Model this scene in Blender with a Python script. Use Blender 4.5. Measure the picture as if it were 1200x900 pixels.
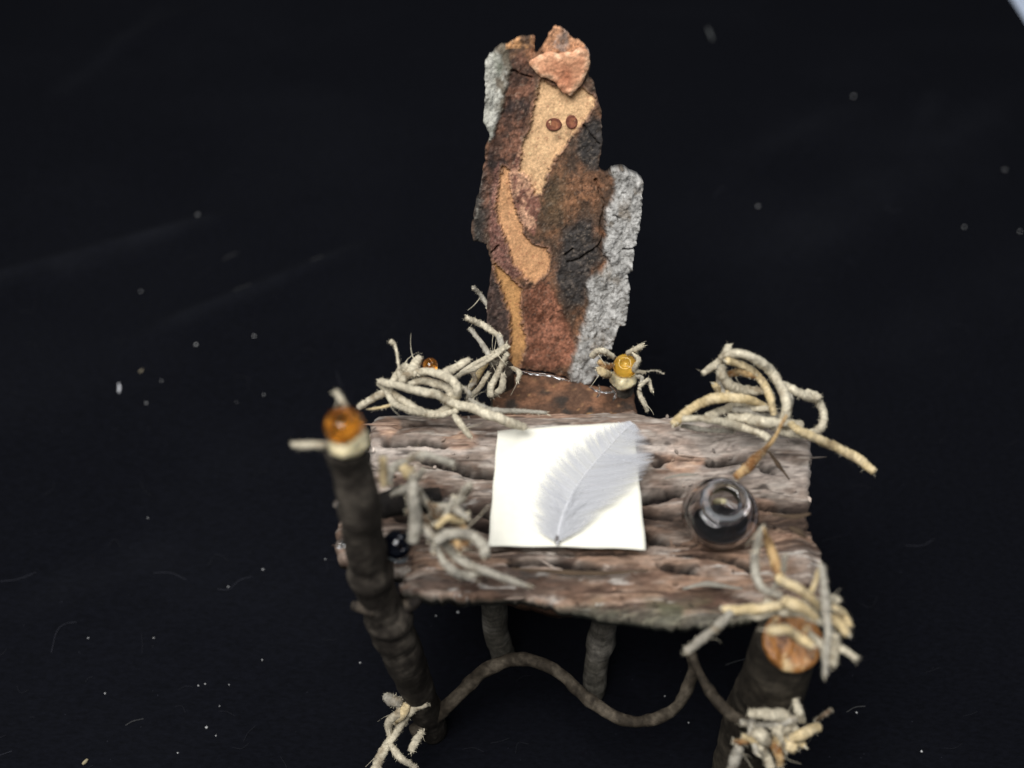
import bpy, math, random
import numpy as np
from math import radians

for o in list(bpy.data.objects):
    bpy.data.objects.remove(o)
random.seed(7)
rng = np.random.default_rng(7)
sc = bpy.context.scene
C = sc.collection
sc.unit_settings.scale_length = 0.01            # one unit is one centimetre

# ------------------------------------------------------------------ camera
CH, PITCH, FPX = 30.0, radians(50), 1293.0
cam = bpy.data.cameras.new('camera')
cam.sensor_width = 36.0
cam.lens = FPX / 1200 * 36
cam.clip_start, cam.clip_end = 0.5, 1000
cam.dof.use_dof = True
cam.dof.focus_distance = 29.3
cam.dof.aperture_fstop = cam.lens * 1e-3 / 0.56  # an aperture 5.6 mm wide
camo = bpy.data.objects.new('camera', cam)
camo.location = (0, 0, CH)
camo.rotation_euler = (radians(90) - PITCH, 0, 0)
C.objects.link(camo)
sc.camera = camo

# ------------------------------------------------------------------ light
w = bpy.data.worlds.new('World'); sc.world = w; w.use_nodes = True
w.node_tree.nodes['Background'].inputs[0].default_value = (0.80, 0.90, 1.0, 1)
w.node_tree.nodes['Background'].inputs[1].default_value = 0.07

def area(name, loc, target, sx, sy, power, col):
    l = bpy.data.lights.new(name, 'AREA'); l.shape = 'RECTANGLE'; l.size = sx; l.size_y = sy
    l.energy = power; l.color = col
    o = bpy.data.objects.new(name, l); o.location = loc
    from mathutils import Vector
    d = Vector(target) - Vector(loc)
    o.rotation_euler = d.to_track_quat('-Z', 'Y').to_euler()
    C.objects.link(o); return o
area('window_light', (-15, -2, 70), (2, 18, 8), 46, 38, 70000, (1.0, 0.99, 0.975))
area('ceiling_light', (26, 40, 70), (2, 17, 8), 30, 30, 12000, (0.93, 0.96, 1.0))

sc.view_settings.view_transform = 'Standard'
sc.view_settings.look = 'None'
sc.view_settings.exposure = 0.0
sc.view_settings.gamma = 1.0
sc.view_settings.use_curve_mapping = False
sc.cycles.use_denoising = True
sc.cycles.max_bounces = 12
sc.cycles.transmission_bounces = 10
sc.cycles.transparent_max_bounces = 24

# ------------------------------------------------------------------ helpers
FW = np.array([0, math.cos(PITCH), -math.sin(PITCH)])
RT = np.array([1.0, 0, 0])
DN = np.array([0, -math.sin(PITCH), -math.cos(PITCH)])
CAM = np.array([0, 0, CH])

def ray(u, v): return FW + (u - 600) / FPX * RT + (v - 450) / FPX * DN
def P(u, v, y=None, z=None, t=None):
    d = ray(u, v)
    if t is None:
        t = y / d[1] if y is not None else (z - CH) / d[2]
    return CAM + d * t
def proj(p):
    q = p - CAM
    t = q @ FW
    return 600 + FPX * (q @ RT) / t, 450 + FPX * (q @ DN) / t
def on_plane(u, v, O, n):
    d = ray(u, v)
    return CAM + d * (((O - CAM) @ n) / (d @ n))

def lin(r, g, b):
    f = lambda c: (c / 255) / 12.92 if c <= 10 else (((c / 255) + 0.055) / 1.055) ** 2.4
    return np.array([f(r), f(g), f(b)])

def _hash(ix, iy, iz, seed):
    h = (ix * 374761393 + iy * 668265263 + iz * 2147483647 + seed * 974634777) & 0xFFFFFFFF
    h = ((h ^ (h >> 13)) * 1274126177) & 0xFFFFFFFF
    h = ((h ^ (h >> 16)) * 2246822519) & 0xFFFFFFFF
    return ((h ^ (h >> 15)) & 0xFFFFFF) / 0xFFFFFF
def noise(p, seed=0):
    p = np.asarray(p, float); i = np.floor(p).astype(np.int64); f = p - i
    f = f * f * (3 - 2 * f); r = 0
    for dx in (0, 1):
        for dy in (0, 1):
            for dz in (0, 1):
                wgt = (f[..., 0] if dx else 1 - f[..., 0]) * (f[..., 1] if dy else 1 - f[..., 1]) * (f[..., 2] if dz else 1 - f[..., 2])
                r = r + wgt * _hash(i[..., 0] + dx, i[..., 1] + dy, i[..., 2] + dz, seed)
    return r * 2 - 1
def fbm(p, octaves=4, seed=0, gain=0.5):
    p = np.asarray(p, float); r = 0; a = 1; s = 0
    for k in range(octaves):
        r = r + a * noise(p * 2 ** k + 17.3 * k, seed + k); s += a; a *= gain
    return r / s
def n2(x, y, sx, sy, octaves=4, seed=0, gain=.5):
    return fbm(np.stack([x * sx, y * sy, np.zeros_like(x) + .37], -1), octaves, seed, gain)
def sm(a, b, x):
    t = np.clip((x - a) / (b - a), 0, 1); return t * t * (3 - 2 * t)
def mixc(a, b, m): return a * (1 - m[:, None]) + b * m[:, None]

def seg_dist(x, y, poly):
    """distance to the outline, and the nearest point on it"""
    best = np.full(x.shape, 1e9); bx = x.copy(); by = y.copy()
    n = len(poly)
    for k in range(n):
        ax, ay = poly[k]; cx, cy = poly[(k + 1) % n]
        dx, dy = cx - ax, cy - ay
        t = np.clip(((x - ax) * dx + (y - ay) * dy) / (dx * dx + dy * dy + 1e-12), 0, 1)
        qx, qy = ax + t * dx, ay + t * dy
        d = np.hypot(x - qx, y - qy); m = d < best
        best = np.where(m, d, best); bx = np.where(m, qx, bx); by = np.where(m, qy, by)
    return best, bx, by
def inside(x, y, poly):
    r = np.zeros(x.shape, bool); n = len(poly)
    for k in range(n):
        ax, ay = poly[k]; cx, cy = poly[(k + 1) % n]
        if ay == cy: continue
        c = ((ay > y) != (cy > y)) & (x < (cx - ax) * (y - ay) / (cy - ay) + ax)
        r ^= c
    return r
def sdist(x, y, poly):
    d, _, _ = seg_dist(x, y, poly)
    return np.where(inside(x, y, poly), -d, d)
def rough_poly(poly, step, amp, seed=0):
    out = []
    n = len(poly)
    for k in range(n):
        a = np.array(poly[k], float); b = np.array(poly[(k + 1) % n], float)
        m = max(1, int(np.hypot(*(b - a)) / step))
        for j in range(m): out.append(a + (b - a) * j / m)
    out = np.array(out)
    i = np.arange(len(out)) * 1.0
    q = np.stack([i * .31, i * 0 + .5, i * 0], -1)
    out[:, 0] += amp * fbm(q, 4, seed, .85); out[:, 1] += amp * fbm(q + 50, 4, seed + 5, .85)
    return out

ROOT = {}
def link_mesh(name, verts, faces, mat, parent=None, col=None, smooth=True, kind=None, label=None):
    me = bpy.data.meshes.new(name)
    off = np.zeros(3)
    q = parent
    while q is not None:
        off = off + np.array(q.location); q = q.parent
    v = np.asarray(verts, float) - off
    me.from_pydata(v.tolist(), [], [tuple(int(i) for i in f) for f in faces])
    if smooth:
        me.polygons.foreach_set('use_smooth', [True] * len(me.polygons))
    if col is not None:
        col = np.asarray(col, float)
        if col.ndim == 1: col = np.tile(col, (len(v), 1))
        at = me.attributes.new('col', 'FLOAT_COLOR', 'POINT')
        at.data.foreach_set('color', np.concatenate([col, np.ones((len(v), 1))], 1).astype(np.float32).ravel())
    me.update()
    o = bpy.data.objects.new(name, me); C.objects.link(o)
    if mat: me.materials.append(mat)
    if parent: o.parent = parent
    if kind: o['kind'] = kind
    if label: o['label'] = label
    return o
def thing(name, label, cat, loc, group=None):
    o = bpy.data.objects.new(name, None); C.objects.link(o); o.location = loc
    o.empty_display_size = 1
    o['label'] = label; o['category'] = cat
    if group: o['group'] = group
    return o

def slab(name, poly, frame, res, hfun, thick, cfun, mat, parent, label=None, under=None, rim=None):
    """a piece of bark: a fine grid cut to an outline, with relief, thickness and broken edges"""
    O, ex, ey, en = frame
    poly = np.asarray(poly)
    x0, y0 = poly.min(0) - res; x1, y1 = poly.max(0) + res
    xs = np.arange(x0, x1 + res, res); ys = np.arange(y0, y1 + res, res)
    X, Y = np.meshgrid(xs, ys); nx, ny = len(xs), len(ys)
    ins = inside(X.ravel(), Y.ravel(), poly).reshape(ny, nx)
    cell = ins[:-1, :-1] & ins[1:, :-1] & ins[:-1, 1:] & ins[1:, 1:]
    cnt = np.zeros((ny, nx), int)
    for a in (0, 1):
        for b in (0, 1): cnt[a:ny - 1 + a, b:nx - 1 + b] += cell
    used = cnt > 0
    idx = -np.ones((ny, nx), int); idx[used] = np.arange(used.sum())
    x = X[used].copy(); y = Y[used].copy()
    bd = (cnt[used] < 4)
    d, qx, qy = seg_dist(x[bd], y[bd], poly)
    m = d < res * 1.6
    xb, yb = x[bd], y[bd]; xb[m] = qx[m]; yb[m] = qy[m]; x[bd] = xb; y[bd] = yb
    edge, _, _ = seg_dist(x, y, poly)
    flat = O + x[:, None] * ex + y[:, None] * ey
    u, v = proj(flat)
    h = hfun(x, y, u, v, edge)
    th = thick(x, y) if callable(thick) else np.full(len(x), thick)
    lowh = under(x, y) if under else 0
    front = flat + h[:, None] * en
    back = flat + (lowh - th + .06 * n2(x, y, 2, 2, 3, 91))[:, None] * en
    cj, ci = np.nonzero(cell)
    a = idx[cj, ci]; b = idx[cj, ci + 1]; c = idx[cj + 1, ci + 1]; dd = idx[cj + 1, ci]
    N = len(x)
    F = np.stack([a, b, c, dd], 1)
    B = np.stack([dd, c, b, a], 1) + N
    cp = np.zeros((ny + 1, nx + 1), bool); cp[1:ny, 1:nx] = cell
    walls = []
    for sj, si, p, q in ((-1, 0, a, b), (0, 1, b, c), (1, 0, c, dd), (0, -1, dd, a)):
        mm = ~cp[cj + 1 + sj, ci + 1 + si]
        walls.append(np.stack([p[mm], p[mm] + N, q[mm] + N, q[mm]], 1))
    faces = np.concatenate([F, B] + walls)
    col = cfun(x, y, u, v, h, edge)
    col2 = np.concatenate([col, col * .8 + .2 * lin(90, 70, 55) if rim is None else np.tile(rim, (N, 1)) * (1 + .5 * n2(x, y, 4, 4, 3, 93))[:, None]])
    return link_mesh(name, np.concatenate([front, back]), faces, mat, parent, col2, True, None, label)

def catmull(pts, m):
    pts = np.asarray(pts, float)
    if len(pts) == 2:
        s = np.linspace(0, 1, m); return pts[0] + s[:, None] * (pts[1] - pts[0])
    e = np.concatenate([[2 * pts[0] - pts[1]], pts, [2 * pts[-1] - pts[-2]]])
    k = len(pts) - 1
    s = np.linspace(0, k, m); i = np.minimum(s.astype(int), k - 1); f = (s - i)[:, None]
    p0, p1, p2, p3 = e[i], e[i + 1], e[i + 2], e[i + 3]
    return .5 * ((2 * p1) + (p2 - p0) * f + (2 * p0 - 5 * p1 + 4 * p2 - p3) * f ** 2 + (3 * p1 - p0 - 3 * p2 + p3) * f ** 3)

def tube_arrays(pts, radii, sides=10, amp=.12, freq=3., seed=0, step=.09, wob=0., flat=1.0):
    pts = np.asarray(pts, float)
    L = np.linalg.norm(np.diff(pts, axis=0), axis=1).sum()
    m = max(6, int(L / step))
    c = catmull(pts, m)
    s = np.linspace(0, 1, m)
    r = np.interp(s, np.linspace(0, 1, len(radii)), radii)
    if wob:
        q = np.stack([s * L * 1.3, s * 0 + seed * 3.1, s * 0], -1)
        c = c + wob * np.stack([fbm(q, 3, seed), fbm(q + 9, 3, seed + 1), fbm(q + 23, 3, seed + 2)], -1)
    T = np.gradient(c, axis=0); T /= np.linalg.norm(T, axis=1)[:, None] + 1e-9
    nrm = np.cross(T[0], [.3, .2, .93]); nrm /= np.linalg.norm(nrm)
    V = []
    for k in range(m):
        nrm = nrm - T[k] * (nrm @ T[k]); nrm /= np.linalg.norm(nrm)
        bi = np.cross(T[k], nrm)
        a = np.arange(sides) / sides * 2 * math.pi
        V.append(c[k] + r[k] * (np.cos(a)[:, None] * nrm + flat * np.sin(a)[:, None] * bi))
    V = np.array(V)
    nn = V - c[:, None, :]
    V = V + nn * (amp * fbm(V * freq, 3, seed))[..., None]
    verts = V.reshape(-1, 3)
    F = []
    for k in range(m - 1):
        for j in range(sides):
            j2 = (j + 1) % sides
            F.append((k * sides + j, k * sides + j2, (k + 1) * sides + j2, (k + 1) * sides + j))
    verts = np.concatenate([verts, [c[0] - T[0] * r[0] * .25, c[-1] + T[-1] * r[-1] * .25]])
    n0 = m * sides
    for j in range(sides):
        F.append((n0, (j + 1) % sides, j)); F.append((n0 + 1, (m - 1) * sides + j, (m - 1) * sides + (j + 1) % sides))
    return verts, F, c, r

def lathe(profile, seg, centre, axis=(0, 0, 1), lump=0., seed=0, freq=3.):
    ax = np.array(axis, float); ax /= np.linalg.norm(ax)
    e1 = np.cross(ax, [0, 1, .01]); e1 /= np.linalg.norm(e1); e2 = np.cross(ax, e1)
    V = []
    for r, z in profile:
        for k in range(seg):
            a = 2 * math.pi * k / seg
            V.append(np.array(centre) + ax * z + r * (math.cos(a) * e1 + math.sin(a) * e2))
    V = np.array(V); F = []
    n = len(profile)
    for i in range(n - 1):
        for k in range(seg):
            k2 = (k + 1) % seg
            F.append((i * seg + k, i * seg + k2, (i + 1) * seg + k2, (i + 1) * seg + k))
    if lump:
        d = V - np.array(centre)
        V = V + d * (lump * fbm(V * freq, 3, seed))[:, None]
    return V, F
def ball_profile(r, n=14, sq=1.0):
    return [(max(1e-4, r * math.sin(math.pi * k / n)), -sq * r * math.cos(math.pi * k / n)) for k in range(n + 1)]

# ------------------------------------------------------------------ materials
def mat_col(name, rough=.85, nscale=14., var=.35, bump=.3, bscale=22., stretch=(1, 1, 1), sheen=0., spec=.25, fine=60.):
    """the piece's own colour (attribute) broken up by grain and fine relief"""
    m = bpy.data.materials.new(name); m.use_nodes = True
    nt = m.node_tree; N = nt.nodes; L = nt.links; b = N['Principled BSDF']
    at = N.new('ShaderNodeAttribute'); at.attribute_name = 'col'
    tc = N.new('ShaderNodeTexCoord'); mp = N.new('ShaderNodeMapping'); mp.inputs['Scale'].default_value = stretch
    L.new(tc.outputs['Object'], mp.inputs[0])
    n1 = N.new('ShaderNodeTexNoise'); n1.inputs['Scale'].default_value = nscale; n1.inputs['Detail'].default_value = 6; n1.inputs['Roughness'].default_value = .65
    L.new(mp.outputs[0], n1.inputs['Vector'])
    mr = N.new('ShaderNodeMapRange'); mr.inputs[1].default_value = .3; mr.inputs[2].default_value = .7
    mr.inputs[3].default_value = 1 - var; mr.inputs[4].default_value = 1 + var
    L.new(n1.outputs[0], mr.inputs[0])
    mx = N.new('ShaderNodeVectorMath'); mx.operation = 'SCALE'
    L.new(at.outputs['Color'], mx.inputs[0]); L.new(mr.outputs[0], mx.inputs['Scale'])
    L.new(mx.outputs[0], b.inputs['Base Color'])
    n3 = N.new('ShaderNodeTexNoise'); n3.inputs['Scale'].default_value = bscale; n3.inputs['Detail'].default_value = 8; n3.inputs['Roughness'].default_value = .7
    L.new(mp.outputs[0], n3.inputs['Vector'])
    bp = N.new('ShaderNodeBump'); bp.inputs['Strength'].default_value = bump; bp.inputs['Distance'].default_value = .06
    L.new(n3.outputs[0], bp.inputs['Height']); L.new(bp.outputs[0], b.inputs['Normal'])
    b.inputs['Roughness'].default_value = rough
    b.inputs['Specular IOR Level'].default_value = spec
    if sheen:
        b.inputs['Sheen Weight'].default_value = sheen; b.inputs['Sheen Roughness'].default_value = .5
    return m
M_inner = mat_col('inner_bark', .8, 16, .3, .35, 26)
M_bark = mat_col('outer_bark', .88, 6, .30, .40, 12, (.40, 1.3, 1.3))
M_seat = mat_col('seat_bark', .85, 12, .35, .4, 20)
M_twig = mat_col('twig_bark', .8, 9, .4, .5, 14, (1, 1, .5), spec=.2)
M_root = mat_col('dry_root', .9, 18, .22, .35, 40, spec=.15)
M_wood = mat_col('broken_wood', .35, 10, .3, .4, 20, spec=.5)
M_lint = mat_col('lint', .9, 10, .1, 0, 10)

def mat_glass(name, col, rough=.03, ior=1.5, tint_mix=0., diff=(1, .5, .1)):
    m = bpy.data.materials.new(name); m.use_nodes = True
    b = m.node_tree.nodes['Principled BSDF']
    b.inputs['Base Color'].default_value = (*col, 1)
    b.inputs['Transmission Weight'].default_value = 1 - tint_mix
    b.inputs['Roughness'].default_value = rough; b.inputs['IOR'].default_value = ior
    return m
M_amber = mat_glass('amber_glass', (.97, .60, .09), .04, 1.5, .38)
M_amber_dark = mat_glass('brown_amber_glass', (.66, .27, .035), .04, 1.5, .10)
M_blue = mat_glass('dark_blue_glass', (.004, .005, .010), .08, 1.5, .5)
M_clear = mat_glass('smoky_clear_glass', (.74, .72, .72), .0, 1.46, 0)
def mat_plain(name, col, rough=.5, nvar=.0, nscale=10, sss=0., spec=.5, trans=0.):
    m = bpy.data.materials.new(name); m.use_nodes = True
    nt = m.node_tree; b = nt.nodes['Principled BSDF']
    b.inputs['Base Color'].default_value = (*col, 1); b.inputs['Roughness'].default_value = rough
    b.inputs['Specular IOR Level'].default_value = spec
    b.inputs['Transmission Weight'].default_value = trans
    if sss:
        b.inputs['Subsurface Weight'].default_value = sss; b.inputs['Subsurface Radius'].default_value = (.2, .15, .08)
    if nvar:
        t = nt.nodes.new('ShaderNodeTexNoise'); t.inputs['Scale'].default_value = nscale; t.inputs['Detail'].default_value = 5
        tc = nt.nodes.new('ShaderNodeTexCoord'); nt.links.new(tc.outputs['Object'], t.inputs['Vector'])
        r = nt.nodes.new('ShaderNodeValToRGB')
        c = np.array(col)
        r.color_ramp.elements[0].color = (*(c * (1 - nvar)), 1); r.color_ramp.elements[0].position = .3
        r.color_ramp.elements[1].color = (*np.minimum(c * (1 + nvar), .95), 1); r.color_ramp.elements[1].position = .7
        nt.links.new(t.outputs[0], r.inputs[0]); nt.links.new(r.outputs[0], b.inputs['Base Color'])
        bp = nt.nodes.new('ShaderNodeBump'); bp.inputs['Strength'].default_value = .3; bp.inputs['Distance'].default_value = .05
        nt.links.new(t.outputs[0], bp.inputs['Height']); nt.links.new(bp.outputs[0], b.inputs['Normal'])
    return m
M_glue = mat_plain('dried_glue', (.62, .54, .34), .3, .35, 6, .3, .5)
M_clearglue = mat_glass('clear_glue', (.85, .86, .85), .06, 1.45, .02)
M_ink = mat_plain('black_ink', (.008, .008, .010), .35, spec=.4)
M_paper = mat_plain('cream_paper', (.77, .75, .655), .8, .03, 5, spec=.2)

# cloth
M_cloth = bpy.data.materials.new('black_cloth'); M_cloth.use_nodes = True
nt = M_cloth.node_tree; b = nt.nodes['Principled BSDF']
b.inputs['Roughness'].default_value = .95; b.inputs['Specular IOR Level'].default_value = .08
b.inputs['Sheen Weight'].default_value = .008; b.inputs['Sheen Roughness'].default_value = .5
b.inputs['Sheen Tint'].default_value = (.75, .8, 1, 1)
tc = nt.nodes.new('ShaderNodeTexCoord')
t1 = nt.nodes.new('ShaderNodeTexNoise'); t1.inputs['Scale'].default_value = 9; t1.inputs['Detail'].default_value = 8; t1.inputs['Roughness'].default_value = .75
mp = nt.nodes.new('ShaderNodeMapping'); mp.inputs['Rotation'].default_value = (0, 0, radians(25)); mp.inputs['Scale'].default_value = (.45, 1.2, 1)
nt.links.new(tc.outputs['Object'], mp.inputs[0]); nt.links.new(mp.outputs[0], t1.inputs['Vector'])
r = nt.nodes.new('ShaderNodeValToRGB')
r.color_ramp.elements[0].position = .32; r.color_ramp.elements[0].color = (.0012, .0014, .0024, 1)
r.color_ramp.elements[1].position = .72; r.color_ramp.elements[1].color = (.0042, .0047, .0078, 1)
nt.links.new(t1.outputs[0], r.inputs[0]); nt.links.new(r.outputs[0], b.inputs['Base Color'])
da = nt.nodes.new('ShaderNodeAttribute'); da.attribute_name = 'col'
dm = nt.nodes.new('ShaderNodeMix'); dm.data_type = 'RGBA'; dm.blend_type = 'ADD'; dm.inputs[0].default_value = 1
nt.links.new(r.outputs[0], dm.inputs[6]); nt.links.new(da.outputs['Color'], dm.inputs[7]); nt.links.new(dm.outputs[2], b.inputs['Base Color'])
bp = nt.nodes.new('ShaderNodeBump'); bp.inputs['Strength'].default_value = .5; bp.inputs['Distance'].default_value = .05
nt.links.new(t1.outputs[0], bp.inputs['Height']); nt.links.new(bp.outputs[0], b.inputs['Normal'])

# feather
M_feather = bpy.data.materials.new('feather_vane'); M_feather.use_nodes = True
nt = M_feather.node_tree; nt.nodes.remove(nt.nodes['Principled BSDF']); out = nt.nodes['Material Output']
df = nt.nodes.new('ShaderNodeBsdfDiffuse'); df.inputs[0].default_value = (.67, .675, .70, 1)
tl = nt.nodes.new('ShaderNodeBsdfTranslucent'); tl.inputs[0].default_value = (.67, .675, .70, 1)
tp = nt.nodes.new('ShaderNodeBsdfTransparent')
m1 = nt.nodes.new('ShaderNodeMixShader'); m1.inputs[0].default_value = .35
m2 = nt.nodes.new('ShaderNodeMixShader'); fa = nt.nodes.new('ShaderNodeAttribute'); fa.attribute_name = 'col'; nt.links.new(fa.outputs['Fac'], m2.inputs[0])
nt.links.new(df.outputs[0], m1.inputs[1]); nt.links.new(tl.outputs[0], m1.inputs[2])
nt.links.new(m1.outputs[0], m2.inputs[1]); nt.links.new(tp.outputs[0], m2.inputs[2]); nt.links.new(m2.outputs[0], out.inputs[0])
M_quill = mat_plain('feather_quill', (.60, .60, .62), .5)
M_quilltip = mat_plain('quill_tip', (.10, .09, .085), .5)

# ------------------------------------------------------------------ setting
g1 = P(1186, 0, z=0); g2 = P(1208, 34, z=0)
def cloth_height(x, y):
    h = .10 * n2(x, y, .06, .06, 3, 31) + .02 * n2(x, y, .4, .4, 3, 32)
    for (ua, va, ub, vb, amp, sig) in ((-60, 350, 270, 258, .55, .50), (170, 395, 440, 290, .45, .42), (130, 60, 230, 15, .3, .6), (900, 330, 1200, 120, .25, 1.0), (1085, 160, 1110, 100, .2, .5), (860, 210, 1010, 130, .2, .8)):
        a = P(ua, va, z=0); b_ = P(ub, vb, z=0)
        d = b_ - a; L = np.hypot(d[0], d[1])
        s = ((x - a[0]) * d[0] + (y - a[1]) * d[1]) / L ** 2
        e = ((x - a[0]) * d[1] - (y - a[1]) * d[0]) / L
        h = h + amp * np.exp(-(e / sig) ** 2) * sm(-.15, .2, s) * (1 - sm(.8, 1.15, s))
    return np.minimum(h, .7) * sm(0, 3, np.hypot(x - 2, (y - 15)) - 5)
dirn = (g2 - g1)[:2]; dirn = dirn / np.hypot(*dirn)
if (0 - g1[0]) * dirn[1] - (0 - g1[1]) * dirn[0] < 0: dirn = -dirn
xs = np.linspace(-62, 62, 420); ys = np.linspace(-30, 90, 400)
X, Y = np.meshgrid(xs, ys)
# the cloth's right hand edge runs past the upper right corner of the view
e = -((X - g1[0]) * dirn[1] - (Y - g1[1]) * dirn[0])   # > 0 beyond the edge
X2 = X + np.maximum(e, 0) * dirn[1]; Y2 = Y - np.maximum(e, 0) * dirn[0]
keep = e < .6
Z = cloth_height(X2, Y2)
idx = np.arange(X.size).reshape(X.shape)
ok = keep[:-1, :-1] & keep[1:, :-1] & keep[:-1, 1:] & keep[1:, 1:]
ok |= (keep[:-1, :-1] | keep[1:, :-1] | keep[:-1, 1:] | keep[1:, 1:])
F = np.stack([idx[:-1, :-1][ok], idx[:-1, 1:][ok], idx[1:, 1:][ok], idx[1:, :-1][ok]], 1)
V = np.stack([X2.ravel(), Y2.ravel(), Z.ravel()], 1)
usedv = np.unique(F); remap = -np.ones(len(V), int); remap[usedv] = np.arange(len(usedv))
def cloth_streaks(x, y):  # paler streaks put into the colour along the folds, plus random patches
    d0 = np.zeros_like(x)
    for (ua, va, ub, vb, amp, sig) in ((-80, 365, 260, 258, 1.0, .45), (180, 392, 420, 296, .8, .35), (860, 330, 1200, 110, .45, 1.6), (60, 120, 200, 0, .5, .5), (840, 200, 1020, 120, .4, 1.0), (1030, 420, 1240, 300, .35, 1.2), (0, 720, 220, 640, .35, .8), (1080, 150, 1095, 105, .5, .4)):
        a = P(ua, va, z=0); b_ = P(ub, vb, z=0); d = b_ - a; L = np.hypot(d[0], d[1])
        s_ = ((x - a[0]) * d[0] + (y - a[1]) * d[1]) / L ** 2; e_ = ((x - a[0]) * d[1] - (y - a[1]) * d[0]) / L + .5 * n2(x, y, .25, .25, 2, 36)
        d0 = d0 + amp * np.exp(-(e_ / sig) ** 2) * sm(-.1, .25, s_) * (1 - sm(.75, 1.1, s_)) * (.6 + .8 * n2(x, y, .8, .8, 3, 37))
    return np.clip(d0 + .35 * np.clip(n2(x, y, .12, .2, 4, 38), 0, 1), 0, 1)
streak_tone = cloth_streaks(V[usedv][:, 0], V[usedv][:, 1])
link_mesh('cloth', V[usedv], remap[F], M_cloth, None, streak_tone[:, None] * np.array([.0048, .0051, .0062]), kind='structure')
M_table = mat_plain('pale_tabletop', (.62, .70, .85), .5, .04, 1)
tv = [(-90, -50, -.5), (90, -50, -.5), (90, 120, -.5), (-90, 120, -.5)]
tv += [(a, b_, -3) for a, b_, _ in tv]
link_mesh('tabletop', tv, [(0, 1, 2, 3), (7, 6, 5, 4), (0, 4, 5, 1), (1, 5, 6, 2), (2, 6, 7, 3), (3, 7, 4, 0)], M_table, smooth=False, kind='structure')

# ------------------------------------------------------------------ miniature chair
chair = thing('miniature_chair', 'small reclined chair with a tall back of burnt and peeling bark behind the desk', 'chair', (1.9, 18.5, 0))
base = P(645, 440, z=6.0); top = P(650, 35, t=27.2)
ey = (top - base) - np.array([(top - base)[0], 0, 0]); ey /= np.linalg.norm(ey)
ex = np.array([1., 0, 0]); en = np.cross(ex, ey)
BO = base
bframe = (BO, ex, ey, en)
def bp2(pts):
    out = []
    for u, v in pts:
        q = on_plane(u, v, BO, en) - BO; out.append((q @ ex, q @ ey))
    return out
OUT = [(569, 71), (574, 63), (588, 54), (596, 53), (610, 44), (618, 45), (626, 44), (627, 62), (631, 62), (636, 54), (641, 46), (648, 33), (653, 31), (660, 35), (672, 47), (680, 47), (690, 59), (692, 72), (690, 86), (694, 94), (697, 106), (700, 114), (704, 128), (705, 150), (707, 165), (702, 185), (700, 198), (710, 202), (718, 197), (728, 195), (740, 200), (752, 208), (750, 247), (746, 270), (742, 290), (740, 312), (735, 316), (737, 331), (734, 360), (732, 376), (723, 379), (720, 388), (715, 405), (705, 412), (700, 437), (690, 447), (668, 444), (640, 436), (607, 431), (596, 428), (595, 410), (582, 393), (571, 381), (571, 349), (574, 331), (576, 307), (570, 283), (561, 281), (555, 279), (553, 270), (556, 246), (562, 221), (565, 205), (569, 190), (569, 175), (574, 160), (567, 138), (569, 103)]
A = [(634, 92), (651, 103), (672, 108), (681, 103), (697, 113), (695, 127), (683, 143), (669, 159), (651, 183), (640, 205), (634, 226), (628, 228), (622, 212), (608, 200), (612, 175), (622, 147), (625, 125), (631, 108)]
B = [(588, 194), (597, 198), (598, 219), (602, 242), (613, 272), (623, 286), (641, 293), (644, 305), (639, 321), (632, 327), (627, 335), (623, 331), (618, 326), (612, 324), (602, 307), (592, 277), (581, 247), (584, 219)]
Cc = [(578, 303), (590, 317), (602, 328), (611, 338), (609, 359), (613, 387), (616, 404), (608, 428), (596, 430), (599, 394), (598, 368), (591, 347), (588, 340), (583, 321)]
D = [(613, 338), (640, 328), (648, 345), (660, 365), (672, 395), (675, 425), (640, 434), (612, 430), (617, 405), (611, 370)]
E = [(660, 270), (679, 256), (695, 258), (702, 289), (707, 303), (695, 317), (688, 340), (683, 359), (665, 361), (651, 338), (647, 321), (655, 293)]
Fq = [(688, 136), (706, 138), (709, 162), (702, 185), (702, 199), (683, 192), (674, 178), (679, 155)]
Hq = [(566, 68), (588, 50), (596, 52), (599, 80), (592, 110), (585, 141), (578, 159), (570, 165), (562, 136)]
Iq = [(718, 212), (716, 195), (730, 190), (758, 205), (752, 300), (742, 380), (720, 400), (706, 440), (689, 450), (668, 446), (671, 417), (680, 391), (689, 361), (690, 331), (714, 307), (707, 293), (711, 247), (721, 223)]
J2 = [(636, 60), (636, 50), (648, 28), (662, 30), (684, 42), (694, 60), (692, 76), (660, 80)]
PINK = [(597, 200), (612, 170), (628, 228), (634, 240), (625, 275), (612, 262), (600, 232)]
LB = [(572, 170), (590, 110), (598, 70), (612, 60), (628, 85), (628, 105), (618, 140), (606, 190), (590, 200), (582, 250), (560, 290), (556, 240)]
PURP = [(578, 200), (584, 190), (583, 240), (594, 280), (604, 308), (612, 322), (600, 326), (588, 312), (577, 300), (572, 270), (576, 230)]
LC = [(570, 310), (590, 340), (599, 370), (598, 405), (590, 410), (568, 380)]

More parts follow.
